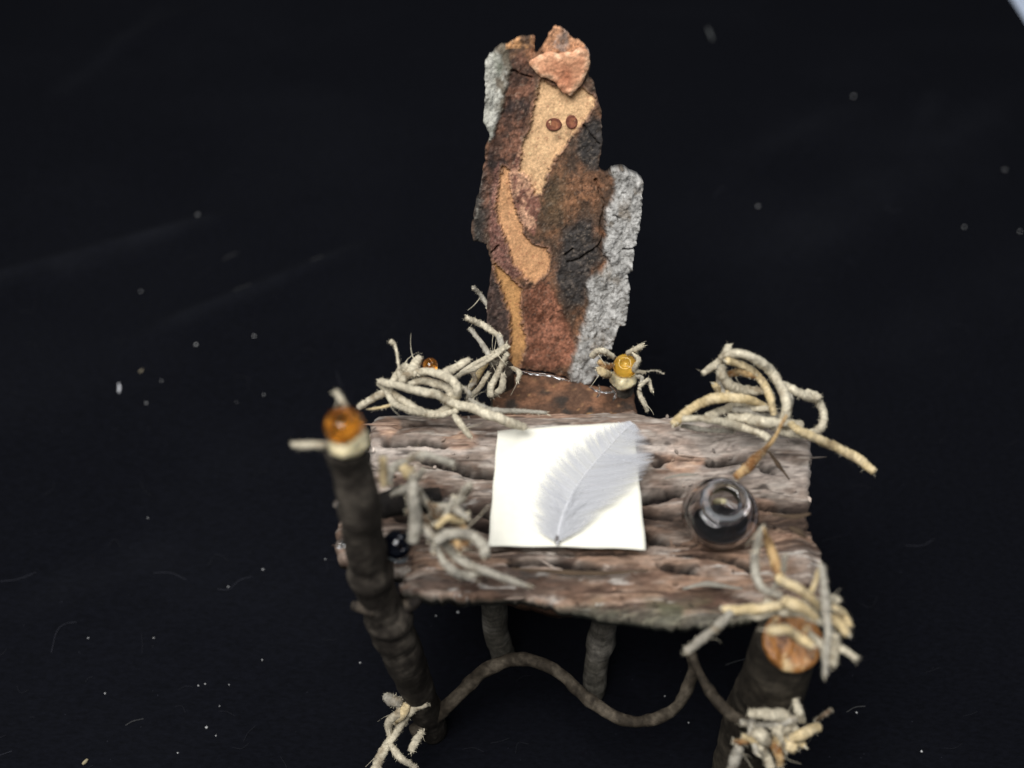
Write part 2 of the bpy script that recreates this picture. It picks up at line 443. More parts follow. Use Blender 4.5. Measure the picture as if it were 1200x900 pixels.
def back_fields(u, v):
    q = np.stack([u * .12, v * .12, u * 0], -1)
    wu = u + 3.2 * fbm(q, 5, 3, .7) + 1.6 * fbm(q * 5, 3, 103, .7); wv = v + 3.2 * fbm(q + 40, 5, 8, .7) + 1.6 * fbm(q * 5 + 9, 3, 108, .7)
    S = {}
    for k, pl in dict(A=A, B=B, C=Cc, D=D, E=E, F=Fq, H=Hq, I=Iq, J2=J2, PINK=PINK, LB=LB, PURP=PURP, LC=LC).items():
        S[k] = sdist(wu, wv, pl)
    isl = 3.4 * fbm(np.stack([u * .28, v * .22, u * 0 + 3], -1), 4, 55, .7)
    for k in 'ABC': S[k] = S[k] + isl
    return S
CRACKS = [[(666, 308), (680, 304), (690, 296), (702, 287)], [(684, 148), (692, 158), (702, 168)], [(712, 302), (700, 290), (706, 280), (703, 262), (708, 240), (698, 210)], [(577, 294), (584, 286)], [(600, 82), (612, 88), (622, 92)], [(672, 292), (662, 300)], [(718, 250), (724, 252)], [(730, 288), (742, 286)]]
def crack_d(u, v):
    q = np.stack([u * .2, v * .2, u * 0], -1)
    uu = u + 1.5 * fbm(q, 2, 71); vv = v + 1.5 * fbm(q + 9, 2, 73)
    best = np.full(u.shape, 1e9)
    for c in CRACKS:
        for k in range(len(c) - 1):
            (ax, ay), (bx, by) = c[k], c[k + 1]
            dx, dy = bx - ax, by - ay
            t = np.clip(((uu - ax) * dx + (vv - ay) * dy) / (dx * dx + dy * dy), 0, 1)
            best = np.minimum(best, np.hypot(uu - ax - t * dx, vv - ay - t * dy))
    return best
def ridge(x, y, sx, sy, seed): return 1 - np.abs(n2(x, y, sx, sy, 4, seed))
def back_h(x, y, u, v, edge):
    S = back_fields(u, v)
    h = .16 * ((x - .1) / 1.8) ** 2 + .05 * n2(x, y, .8, .8, 3, 11) + .035 * n2(x, y, 4, 3, 4, 12)
    for k in 'ABC':
        h = h - .075 * (1 - sm(-.6, .9, S[k])) + .03 * np.exp(-((S[k] - 1.6) / 1.2) ** 2)
    rough = (1 - sm(-2, 3, np.minimum(S['E'], S['F'])))
    h = h + rough * .07 * n2(x, y, 5, 5, 5, 13, .65)
    grey = 1 - sm(-2, 3, S['I'] + 3 * n2(x, y, 4, 3, 3, 29))
    h = h + grey * (.16 + .17 * n2(x, y, 3.4, 2.0, 5, 14, .7))
    gl = 1 - sm(-3, 2, S['H'])
    h = h + gl * (.10 + .13 * n2(x, y, 4, 2.5, 5, 15, .6))
    lb = 1 - sm(-2, 3, S['LB'])
    h = h + lb * .06 * n2(x, y, 5, 4, 5, 16, .65)
    dd = 1 - sm(-3, 3, S['D'])
    h = h + dd * (.05 * np.sin(y * 7 + 2 * x) * np.exp(-((u - 630) / 30) ** 2) * .4 - .08 * np.exp(-(((u - 645) / 22) ** 2 + ((v - 375) / 40) ** 2)))
    h = h - .16 * np.exp(-(crack_d(u, v) / 1.1) ** 2)
    tan = 1 - sm(-.5, .8, np.minimum(np.minimum(S['A'], S['B']), S['C']))
    h = h + (1 - .7 * tan) * (.03 * n2(x, y, 11, 9, 4, 18, .75)) + .006 * n2(x, y, 24, 24, 2, 19) * tan
    h = h + .09 * n2(x, y, 7, 7, 3, 17) * (1 - sm(0, .14, edge))
    return h
def back_c(x, y, u, v, h, edge):
    S = back_fields(u, v)
    n1 = n2(x, y, 2.2, 1.6, 5, 21, .6); nf = n2(x, y, 9, 9, 4, 22, .65); n3 = n2(x, y, 5, 3.5, 4, 23)
    c = mixc(np.tile(lin(88, 68, 54), (len(x), 1)), lin(140, 100, 74), sm(-.1, .45, n1))
    c = mixc(c, lin(70, 58, 50), sm(.0, .4, n3) * .8)
    # orange streaks on the middle
    c = mixc(c, lin(164, 114, 78), np.exp(-(((u - 682) / 16) ** 2 + ((v - 235) / 18) ** 2)) * sm(-.2, .4, n3))
    c = mixc(c, lin(110, 92, 66), np.exp(-(((u - 650) / 16) ** 2 + ((v - 235) / 34) ** 2)) * .4)
    m = (1 - sm(-4, 3, S['LB'])); c = mixc(c, mixc(np.tile(lin(84, 62, 52), (len(x), 1)), lin(128, 90, 72), sm(-.2, .4, n3)), m)
    c = mixc(c, lin(52, 44, 42), m * sm(.1, .45, n1) * .9)
    m = (1 - sm(-2, 2, S['PURP'])); c = mixc(c, mixc(np.tile(lin(118, 82, 72), (len(x), 1)), lin(160, 120, 105), sm(.0, .5, nf)), m)
    m = (1 - sm(-2, 3, S['LC'])); c = mixc(c, mixc(np.tile(lin(66, 54, 50), (len(x), 1)), lin(98, 78, 70), sm(-.1, .5, n3)), m)
    m = (1 - sm(-1, 2, S['PINK'])); c = mixc(c, mixc(np.tile(lin(130, 90, 76), (len(x), 1)), lin(206, 160, 130), sm(-.15, .3, n3)), m)
    m = (1 - sm(-7, 6, S['D'] + 6 * n3)); c = mixc(c, mixc(np.tile(lin(116, 76, 58), (len(x), 1)), lin(168, 114, 90), sm(-.1, .5, n1 + .5 * nf)), m)
    c = mixc(c, lin(92, 60, 46), m * sm(.15, .45, n3) * .7)
    for k, w1 in (('E', 9), ('F', 6)):
        m = (1 - sm(-w1, 6, S[k] + 6 * n3)); c = mixc(c, mixc(np.tile(lin(60, 56, 54), (len(x), 1)), lin(98, 88, 80), sm(.0, .5, nf)), m)
    # light fringe where the thin skin peels back from the pale inner layer
    for k in 'ABC':
        ring = np.exp(-((S[k] - 2.0) / 1.8) ** 2) * sm(-.35, .2, nf)
        c = mixc(c, lin(166, 124, 102), ring * .55)
    for k, colr in (('A', (222, 182, 138)), ('B', (210, 160, 116)), ('C', (198, 150, 98))):
        m = (1 - sm(-3.0, 2.6, S[k] + 2.0 * nf))
        cc = mixc(np.tile(lin(*colr), (len(x), 1)), lin(*[min(250, q * 1.1) for q in colr]), sm(-.2, .5, nf))
        cc = mixc(cc, lin(*[q * .82 for q in colr]), sm(.15, .6, n3))
        c = mixc(c, cc, m)
    m = 1 - sm(-1, 2, S['J2']); cc = mixc(np.tile(lin(186, 138, 104), (len(x), 1)), lin(150, 130, 118), sm(.0, .4, n3)); c = mixc(c, mixc(cc, lin(120, 84, 58), sm(.2, .5, n1)), m)
    m = 1 - sm(-2.5, 2.5, S['H']); cc = mixc(np.tile(lin(184, 182, 172), (len(x), 1)), lin(134, 136, 122), sm(-.1, .5, n1))
    cc = mixc(cc, lin(96, 84, 68), sm(-.1, .4, n3 + .3 * nf + (u - 582) / 22) * .85); c = mixc(c, cc, m)
    m = 1 - sm(-3, 3.5, S['I'] + 4 * n2(x, y, 4, 3, 3, 29)); cc = mixc(np.tile(lin(186, 184, 180), (len(x), 1)), lin(150, 148, 144), sm(-.2, .4, n3))
    cc = mixc(cc, lin(92, 88, 82), sm(.22, .5, nf + .4 * n1) * .9); cc = mixc(cc, lin(128, 112, 92), sm(.1, .5, n1) * .5); c = mixc(c, cc, m)
    # blackish left rim
    m = np.exp(-((u - 560) / 9) ** 2) * (1 - sm(284, 292, v)) * sm(190, 215, v)
    c = mixc(c, mixc(np.tile(lin(62, 58, 54), (len(x), 1)), lin(120, 116, 108), sm(0, .5, nf)), m)
    m = ((u < 628) & (v < 56) & (v > 40) & (u > 592)).astype(float) * sm(-.3, .2, n3); c = mixc(c, lin(196, 146, 100), m * .8)
    tan = 1 - sm(-.5, .8, np.minimum(np.minimum(S['A'], S['B']), S['C']))
    gy = 1 - sm(-1, 1, np.minimum(S['I'], S['H']))
    hf = n2(x, y, 24, 24, 3, 24, .8); hg = n2(x, y, 11, 7, 4, 25, .7); hs = n2(x, y, 17, 17, 2, 26)
    c = c * np.clip(1 + (.75 - .45 * tan - .5 * gy) * hf + (.8 - .6 * tan - .5 * gy) * hg + .35 * (1 - tan) * (1 - gy) * n2(x, y, 5, 2.2, 4, 28, .7), .25, 1.9)[:, None]
    c = mixc(c, lin(40, 34, 32), sm(.34, .55, hs) * (1 - tan) * .6)
    c = mixc(c, lin(150, 78, 60), sm(.32, .6, hs) * tan * .5)
    c = mixc(c, lin(206, 186, 164), sm(.34, .52, n2(x, y, 20, 20, 2, 27)) * (1 - tan) * (1 - gy) * .16)
    return np.clip(c, 0.002, .9) * .90
backrest = slab('backrest', rough_poly(bp2(OUT), .05, .085, 4), bframe, .027, back_h, .38, back_c, M_inner, chair, under=lambda x, y: .16 * ((x - .1) / 1.8) ** 2)

# the salmon flake that stands off the top, and two round bark scars
J = [(619, 72), (630, 65), (641, 60), (655, 62), (668, 60), (680, 55), (688, 57), (691, 71), (688, 85), (681, 99), (672, 106), (669, 111), (660, 108), (651, 96), (642, 91), (634, 89), (625, 80)]
fl = (BO + en * .17, ex, ey, en)
slab('bark_flake', rough_poly(bp2(J), .05, .05, 9), fl, .027, lambda x, y, u, v, e: .06 + .06 * n2(x, y, 4, 4, 4, 45, .7) + .05 * n2(x, y, 2, 2, 4, 41) + .03 * n2(x, y, 8, 8, 4, 42) - .05 * (1 - sm(0, .1, e)), .2,
     lambda x, y, u, v, h, e: mixc(mixc(np.tile(lin(214, 158, 122), (len(x), 1)), lin(178, 110, 80), np.clip(.6 * np.exp(-((u - 662) / 16) ** 2 - ((v - 92) / 22) ** 2) + .7 * n2(x, y, 3, 3, 4, 43), 0, 1)), lin(236, 196, 160), (1 - sm(0, .2, e)) * sm(-.3, .3, n2(x, y, 7, 7, 3, 44))) * np.clip(1 + .5 * n2(x, y, 18, 18, 3, 46, .8) + .4 * n2(x, y, 6, 6, 3, 47), .4, 1.5)[:, None] * .85, M_inner, backrest, 'salmon coloured flake of bark')
for (su, sv, ra, rb) in ((649, 146.5, 9.5, 7.5), (670, 143.5, 7, 8.2)):
    cq = on_plane(su, sv, BO, en) - BO; cx_, cy_ = np.array([cq @ ex]), np.array([cq @ ey])
    hs_ = float(np.mean([back_h(cx_ + a, cy_ + b_, *proj((BO + cq)[None] + a * ex + b_ * ey), np.array([1.]))[0] for a in (-.1, 0, .1) for b_ in (-.1, 0, .1)]))
    el = [(su + ra * math.cos(a), sv + rb * math.sin(a)) for a in np.linspace(0, 2 * math.pi, 28, endpoint=False)]
    slab('bark_scar', rough_poly(bp2(el), .04, .02, int(su)), (BO + en * hs_, ex, ey, en), .024, lambda x, y, u, v, e: .012 + .02 * n2(x, y, 7, 7, 3, 51) + .016 * (1 - sm(0, .07, e)), .12,
         lambda x, y, u, v, h, e: mixc(np.tile(lin(120, 72, 58), (len(x), 1)), lin(178, 116, 84), sm(.02, .16, e + .1 * n2(x, y, 6, 6, 3, 52))) * np.clip(1 + .6 * n2(x, y, 16, 16, 3, 53), .4, 1.5)[:, None] * .85, M_inner, backrest)

# seat
SZ = 6.0
sframe = (np.array([0, 0, SZ - .12]), np.array([1., 0, 0]), np.array([0, 1., 0]), np.array([0, 0, 1.]))
sb = [P(578, 462, z=SZ)[:2], P(596, 434, z=SZ)[:2], P(640, 437, z=SZ)[:2], P(700, 448, z=SZ)[:2], P(742, 452, z=SZ)[:2], P(746, 470, z=SZ)[:2]]
seat_poly = [tuple(q) for q in sb] + [(3.1, 13.4), (1.2, 13.1), (-.7, 13.6)]
def wood_c(x, y, u, v, h, e):
    a = n2(x, y, 1.6, 2.4, 5, 61, .6); b_ = n2(x, y, 6, 6, 4, 62, .6)
    c = mixc(np.tile(lin(100, 74, 58), (len(x), 1)), lin(150, 108, 82), sm(-.1, .35, a))
    c = mixc(c, lin(62, 54, 48), sm(.0, .4, n2(x, y, 2.2, 2.2, 4, 63)))
    return mixc(c, lin(178, 138, 98), sm(.3, .5, b_)) * .8
slab('seat', rough_poly(seat_poly, .08, .1, 12), sframe, .06, lambda x, y, u, v, e: .1 * n2(x, y, 1.2, 1.2, 4, 64) + .05 * n2(x, y, 6, 6, 4, 65), .5, wood_c, M_seat, chair)

def twig(name, pts, radii, parent, c1, c2, seed, sides=22, amp=.14, freq=1.4, knots=(), label=None, mat=None, wob=.05):
    pts = [np.asarray(p, float) for p in pts]
    n = 200
    rr = np.interp(np.linspace(0, 1, n), np.linspace(0, 1, len(radii)), radii)
    for (s, k, wd) in knots: rr = rr * (1 + k * np.exp(-((np.linspace(0, 1, n) - s) / wd) ** 2))
    v, f, c, r = tube_arrays(pts, rr, sides, amp, freq, seed, .07, wob)
    a = fbm(v * np.array([2.5, 2.5, 1.2]), 5, seed + 3, .6); b_ = fbm(v * 8, 3, seed + 6)
    col = mixc(np.tile(np.asarray(c1), (len(v), 1)), np.asarray(c2), sm(-.15, .45, a + .4 * b_))
    v = v + 0.0
    return link_mesh(name, v, f, mat or M_twig, parent, col * .56 * np.clip(1 + .7 * fbm(v * 14, 3, seed + 8, .8), .3, 1.8)[:, None], True, None, label)
DK1, DK2 = lin(70, 62, 54), lin(112, 101, 88)
GR1, GR2 = lin(84, 80, 72), lin(140, 134, 124)
twig('leg', [P(590, 771, z=0.02), P(581, 735, t=30.9), np.array([-.55, 14.7, 5.7])], [.34, .37, .38], chair, GR1 * 2.4, GR2 * 2.4, 101, sides=8, amp=.05, freq=.7, knots=((.05, .1, .04),))
twig('leg', [P(695, 812, z=0.02), P(702, 760, t=30.6), np.array([2.62, 14.2, 5.7])], [.33, .35, .36], chair, GR1 * 1.9, GR2 * 2.2, 103, sides=9, amp=.06, freq=.7, knots=((.55, .22, .06),))
# rear posts run up past the seat and carry the beads
cpl = P(588, 432, y=20.2); cpr = P(732, 445, y=20.0)
twig('leg', [np.array([cpl[0] + .1, 20.3, 0.02]), cpl], [.42, .34], chair, DK1, DK2, 105)
twig('leg', [np.array([cpr[0] - .1, 20.2, 0.02]), np.array([cpr[0] - .05, 20.1, 4]), cpr], [.42, .40, .27], chair, GR1, GR2, 107)

def bead(parent, centre, r, mat, label=None, axis=(0, 0, 1), hole=.26, dimple=False):
    pr = []
    n = 26
    a0 = math.asin(hole)
    for k in range(n + 1):
        a = a0 + (math.pi - 2 * a0) * k / n
        pr.append((r * math.sin(a), -r * .92 * math.cos(a)))
    if dimple:                                  # a glassy lip round a shallow well
        z0 = pr[n][1]; pr = pr[:n - 1]; q0 = r * hole
        pr += [(q0 * 1.10, z0 + .03 * r), (q0 * 1.0, z0 + .07 * r), (q0 * .86, z0 + .05 * r), (q0 * .74, z0 - .06 * r), (q0 * .5, z0 - .20 * r), (q0 * .25, z0 - .26 * r), (1e-4, z0 - .27 * r)]
        pr = [(1e-4, pr[0][1])] + pr
    for k in range(1, 7) if not dimple else ():                       # the hole through the bead
        z = pr[n][1] * (1 - 2 * k / 7); pr.append((r * hole * .92, z))
    if not dimple: pr.append(pr[0])
    v, f = lathe(pr, 40, centre, axis)
    return link_mesh('bead', v, f, mat, parent, label=label)
def blob(name, parent, centre, r, mat, sq=.7, lump=.35, seed=1, freq=3., label=None, col=None):
    v, f = lathe(ball_profile(r, 16, sq), 24, centre, (0.05, 0, 1), lump, seed, freq)
    return link_mesh(name, v, f, mat, parent, label=label, col=col)
cb = P(732.5, 429, y=19.85)
bead(chair, cb, .335, M_amber, 'amber glass bead with a bright ring of light', (-.12, -.42, .9), .50, True)
blob('glue', chair, cb + np.array([-.02, -.12, -.42]), .33, M_glue, .75, .5, 3, 4)
for k, gp in enumerate(([(606, 434), (622, 438), (640, 440), (656, 444), (668, 447)], [(690, 452), (700, 458), (712, 460), (724, 458)], [(700, 450), (703, 458), (699, 466)], [(716, 452), (722, 462), (718, 470)])):
    v, f, c, r = tube_arrays([P(a, b_, t=30.75 - .25 * (k > 0)) for a, b_ in gp], [.015, .05, .03, .055, .015], 12, .9, 5, 60 + k, .04, .05, .7)
    link_mesh('glue', v, f, M_clearglue, chair)

# dry rootlets --------------------------------------------------------------
CREAM, CREAM2 = lin(196, 186, 164), lin(224, 214, 190)
GREY, GREY2 = lin(156, 150, 138), lin(188, 182, 168)
YEL, YEL2 = lin(206, 184, 140), lin(226, 206, 166)
ORG, ORG2 = lin(132, 92, 56), lin(204, 172, 124)
COLS = dict(c=(CREAM, CREAM2), g=(GREY, GREY2), y=(YEL, YEL2), o=(ORG, ORG2), b=(lin(92, 76, 60), lin(128, 108, 88)))
def fuzz_hairs(c, r, n, length, rnd):
    V, F = [], []
    for _ in range(n):
        k = rnd.integers(0, len(c)); d = rnd.normal(size=3); d /= np.linalg.norm(d)
        p = c[k] + d * r[k] * .9; q = p + (d * .7 + rnd.normal(size=3) * .5) * length * rnd.uniform(.4, 1)
        s = np.cross(d, rnd.normal(size=3)); s /= np.linalg.norm(s) + 1e-9; s *= rnd.uniform(.004, .008)
        i = len(V); V += [p - s, p + s, q]; F.append((i, i + 1, i + 2))
    return V, F
def tie(parent, name, t0, strands, seed, fuzz=26, label=None):
    """a tuft of dry rootlets wound round a post; the first strand is the knot itself"""
    core = None; FV, FF = [], []; rnd = np.random.default_rng(seed)
    for k, st in enumerate(strands):
        pts, rpx, ck = st[:3]; taper = st[3] if len(st) > 3 else None
        dt = st[4] if len(st) > 4 else 0
        n = len(pts); ph = rnd.uniform(0, 6.3)
        P3 = []
        for j, q in enumerate(pts):
            tt = (q[2] if len(q) > 2 else t0 + dt + .22 * math.sin(ph + 1.7 * j))
            P3.append(P(q[0], q[1], t=tt))
        r = rpx * t0 / FPX
        radii = [r * a for a in taper] if taper else [r * rnd.uniform(.65, .95), r * rnd.uniform(.9, 1.05), r * rnd.uniform(.95, 1.1), r * rnd.uniform(.85, 1.05), r * rnd.uniform(.6, .9)]
        v, f, c, rr = tube_arrays(P3, np.array(radii) * .98, 12, .26, 3.0, seed * 20 + k, .03, .07, .88)
        ctr = np.concatenate([np.repeat(c, 12, 0), c[:1], c[-1:]]); dv = v - ctr
        v = ctr + dv * (1 + .32 * fbm(v * 15, 3, seed + k, .8))[:, None]
        a = fbm(v * 4, 5, seed + k, .7)
        col = mixc(np.tile(COLS[ck][0], (len(v), 1)), COLS[ck][1], sm(-.25, .35, a))
        col = mixc(col, lin(128, 110, 84), sm(.1, .5, fbm(v * 2.4 + 7, 4, seed + k + 9, .65)) * .75)
        col = col * np.clip(1 + .6 * fbm(v * 18, 3, seed + k + 4, .8), .4, 1.6)[:, None]
        o = link_mesh(name if core is None else 'strand', v, f, M_root, parent if core is None else core, col * .80, True, None, label if core is None else None)
        if core is None: core = o
        hv, hf = fuzz_hairs(c, rr, int(fuzz * len(c) / 3), .06, rnd)
        for _ in range(1 if rpx > 2.5 else 0):        # loose fibres that part from the strand
            j0 = rnd.integers(0, max(1, len(c) - 6)); d = rnd.normal(size=3); d /= np.linalg.norm(d); e_ = rnd.normal(size=3) * .35
            Lf = rnd.uniform(.2, .55); w_ = rnd.uniform(.005, .012); i = len(hv)
            for q in np.linspace(0, 1, 7):
                p = c[j0] + d * rr[j0] * .6 + (d * q + e_ * q * q + (c[min(len(c) - 1, j0 + 5)] - c[j0]) * q * 1.5) * Lf
                sd = np.cross(d, FW); sd /= np.linalg.norm(sd) + 1e-9
                hv += [p - sd * w_ * (1 - .7 * q), p + sd * w_ * (1 - .7 * q)]
            hf += [(i + 2 * q, i + 2 * q + 1, i + 2 * q + 3, i + 2 * q + 2) for q in range(6)]
        for ei in (0, len(c) - 1):                      # frayed ends
            j1 = 2 if ei == 0 else len(c) - 3; out = c[ei] - c[j1]; out /= np.linalg.norm(out) + 1e-9
            for _ in range(4 if rpx > 2.5 else 0):
                d = out + rnd.normal(size=3) * .4; Lf = rnd.uniform(.04, .11); w_ = rnd.uniform(.010, .024)
                sd = np.cross(d, FW); sd /= np.linalg.norm(sd) + 1e-9; p = c[ei] - out * .04 + rnd.normal(size=3) * rr[ei] * .4; i = len(hv)
                hv += [p - sd * w_, p + sd * w_, p + d * Lf * .6 + sd * w_ * .7, p + d * Lf * .6 - sd * w_ * .7, p + d * Lf + rnd.normal(size=3) * .02]
                hf += [(i, i + 1, i + 2, i + 3), (i + 3, i + 2, i + 4)]
        i = len(FV); FV += hv; FF += [tuple(i + q for q in t) for t in hf]
    if FV:
        link_mesh('fuzz', FV, FF, M_root, core, np.tile(CREAM2 * .8, (len(FV), 1)), False, 'stuff')
    return core
LEAF = [.5, .8, .9, 1.3, 1.1, .3]
tie(chair, 'root_tie', 30.0, [
    ([(594, 405), (578, 414), (563, 422), (540, 440)], 3.2, 'c', None, -.5),
    ([(546, 373), (563, 380), (577, 388), (588, 396)], 4.6, 'c'),
    ([(552, 387), (566, 403), (574, 416), (582, 428)], 3.4, 'g'),
    ([(584, 391), (587, 408), (582, 420), (575, 430)], 4.4, 'g'),
    ([(594, 415), (584, 433), (575, 452), (575, 464)], 4.6, 'c', None, -.3),
    ([(590, 438), (588, 454), (577, 464)], 4.2, 'c', None, -.2),
    ([(570, 424), (558, 444), (550, 455)], 4.6, 'y'),
    ([(573, 438), (561, 457), (549, 467)], 3.2, 'c'),
    ([(601, 432), (608, 437), (606, 446)], 3.4, 'c', None, -.2),
    ([(555, 339), (564, 349), (572, 362)], 3.2, 'g', None, .4),
    ([(566, 428), (573, 420), (582, 412)], 4.0, 'c'),
    ([(552, 430), (556, 445), (549, 452)], 3.0, 'g'),
], 11)
tie(chair, 'root_tie', 29.8, [
    ([(694, 418), (700, 413), (708, 412), (719, 418)], 5.2, 'c'),
    ([(736, 414), (745, 409), (752, 404)], 4.2, 'c'),
    ([(743, 415), (749, 421), (745, 433), (757, 436)], 3.2, 'c'),
    ([(748, 452), (759, 445), (764, 459)], 2.6, 'c'),
    ([(748, 458), (753, 468), (760, 482)], 3.2, 'c'),
    ([(701, 431), (707, 437), (714, 439)], 6.0, 'y'),
    ([(703, 424), (710, 430), (716, 428)], 4.5, 'o'),
    ([(755, 436), (768, 434), (779, 439)], .6, 'g'),
    ([(744, 440), (752, 442), (750, 456)], 2.2, 'g'),
], 12)

# ------------------------------------------------------------------ miniature desk
desk = thing('miniature_desk', 'small twig desk with a bark slab top and dry rootlets tied to its corners', 'desk', (2.0, 14.5, 0))
DZ = 7.8
dframe = (np.array([0, 0, DZ]), np.array([1., 0, 0]), np.array([0, 1., 0]), np.array([0, 0, 1.]))
def flat_poly(pts, z): return [tuple(P(u, v, z=z)[:2]) for u, v in pts]
BACK = [(436, 500), (441, 485), (470, 480), (520, 482), (560, 484), (600, 482), (640, 481), (690, 480), (716, 474), (745, 472), (751, 484), (768, 492), (800, 490), (850, 496), (900, 502), (940, 512), (948, 522), (950, 560), (953, 590), (951, 607), (938, 614), (945, 622), (936, 632), (944, 640), (930, 668), (700, 672), (500, 672), (440, 660), (396, 648), (390, 630), (394, 606), (420, 590), (432, 560)]
FRONT = [(462, 688), (480, 670), (486, 650), (540, 640), (600, 641), (660, 643), (760, 641), (800, 632), (880, 616), (950, 618), (958, 640), (964, 668), (972, 700), (968, 716), (920, 716), (880, 720), (840, 726), (800, 728), (765, 726), (740, 722), (700, 716), (660, 708), (640, 700), (600, 694), (560, 698), (500, 693)]
BP, FP = flat_poly(BACK, DZ), flat_poly(FRONT, DZ)
def bark_relief(x, y, seed):
    wy = y + .32 * n2(x, y, .28, .5, 3, seed) + .05 * n2(x, y, 1.2, 2, 3, seed + 1)
    r1 = n2(x, wy, .13, 1.4, 4, seed + 2, .5); r2 = n2(x, wy, .30, 5.0, 4, seed + 3, .6)
    fur = np.exp(-(r1 / .10) ** 2)
    return r1, r2, fur
CREV = [[(470, 604), (500, 600), (535, 606), (572, 612)], [(470, 574), (520, 580), (560, 590), (575, 598)], [(745, 596), (770, 600), (800, 606)], [(752, 622), (790, 634), (812, 640)], [(760, 652), (800, 656), (850, 664), (880, 674)], [(770, 668), (810, 676)], [(660, 652), (710, 656), (760, 652)], [(500, 545), (540, 552), (575, 556)], [(795, 575), (770, 580), (755, 584)], [(890, 585), (920, 590), (948, 598)], [(600, 664), (650, 668), (700, 674)], [(770, 545), (790, 540), (806, 544)], [(455, 522), (480, 526), (520, 530)], [(830, 548), (870, 545), (905, 552)]]
def crev(u, v):
    q = np.stack([u * .022, v * .015, u * 0], -1)
    uu = u; vv = v + 6 * fbm(q, 3, 171, .5) + .8 * fbm(q * 9, 2, 174); best = np.full(u.shape, 1e9)
    for c in CREV:
        for k in range(len(c) - 1):
            (ax, ay), (bx, by) = c[k], c[k + 1]
            dx, dy = bx - ax, by - ay
            t = np.clip(((uu - ax) * dx + (vv - ay) * dy) / (dx * dx + dy * dy), 0, 1)
            best = np.minimum(best, np.hypot((uu - ax - t * dx) * .6, vv - ay - t * dy))
    return np.exp(-(best / np.maximum(.5, 2.6 + 2.4 * fbm(q * 1.6 + 5, 2, 173))) ** 2)
def back_top(x, y, u, v, e):
    r1, r2, fur = bark_relief(x, y, 200)
    h = .60 * np.exp(-((y - 16.6) / 1.05) ** 2) - .20 - .25 * sm(17.2, 18.3, y)
    h = h + .075 * r1 + .035 * r2 - .17 * fur * sm(-.1, .2, n2(x, y, .5, 1, 3, 209)) + .045 * n2(x, y, 1.6, 15, 4, 205, .65) + .12 * n2(x, y, .5, .9, 3, 207)
    # plates that have flaked off
    fl_ = n2(x, y, .4, 1.6, 3, 206); h = h - .09 * sm(.14, .18, fl_ + .04 * n2(x, y, 2, 8, 3, 208))
    return h - .1 * (1 - sm(0, .1, e)) - .42 * crev(u, v)
def front_top(x, y, u, v, e):
    r1, r2, fur = bark_relief(x, y, 300)
    front = sm(0, .9, e)
    h = .06 + .26 * np.exp(-((y - 13.2) / .6) ** 2) + .06 * r1 + .03 * r2 - .11 * fur * sm(-.1, .2, n2(x, y, .5, 1, 3, 309)) + .04 * n2(x, y, 1.6, 15, 4, 305, .65) + .10 * n2(x, y, .5, .9, 3, 307)
    fl_ = n2(x, y, .35, 1.6, 3, 306) + .04 * n2(x, y, 2, 8, 3, 308); h = h - .08 * sm(.12, .16, fl_)
    return h - .22 * (1 - sm(0, .45, e)) - .34 * crev(u, v)
PATCH = [((540, 526), 22, 12), ((455, 505), 16, 18), ((800, 540), 26, 20), ((880, 590), 40, 12), ((905, 625), 40, 14), ((640, 488), 60, 8)]
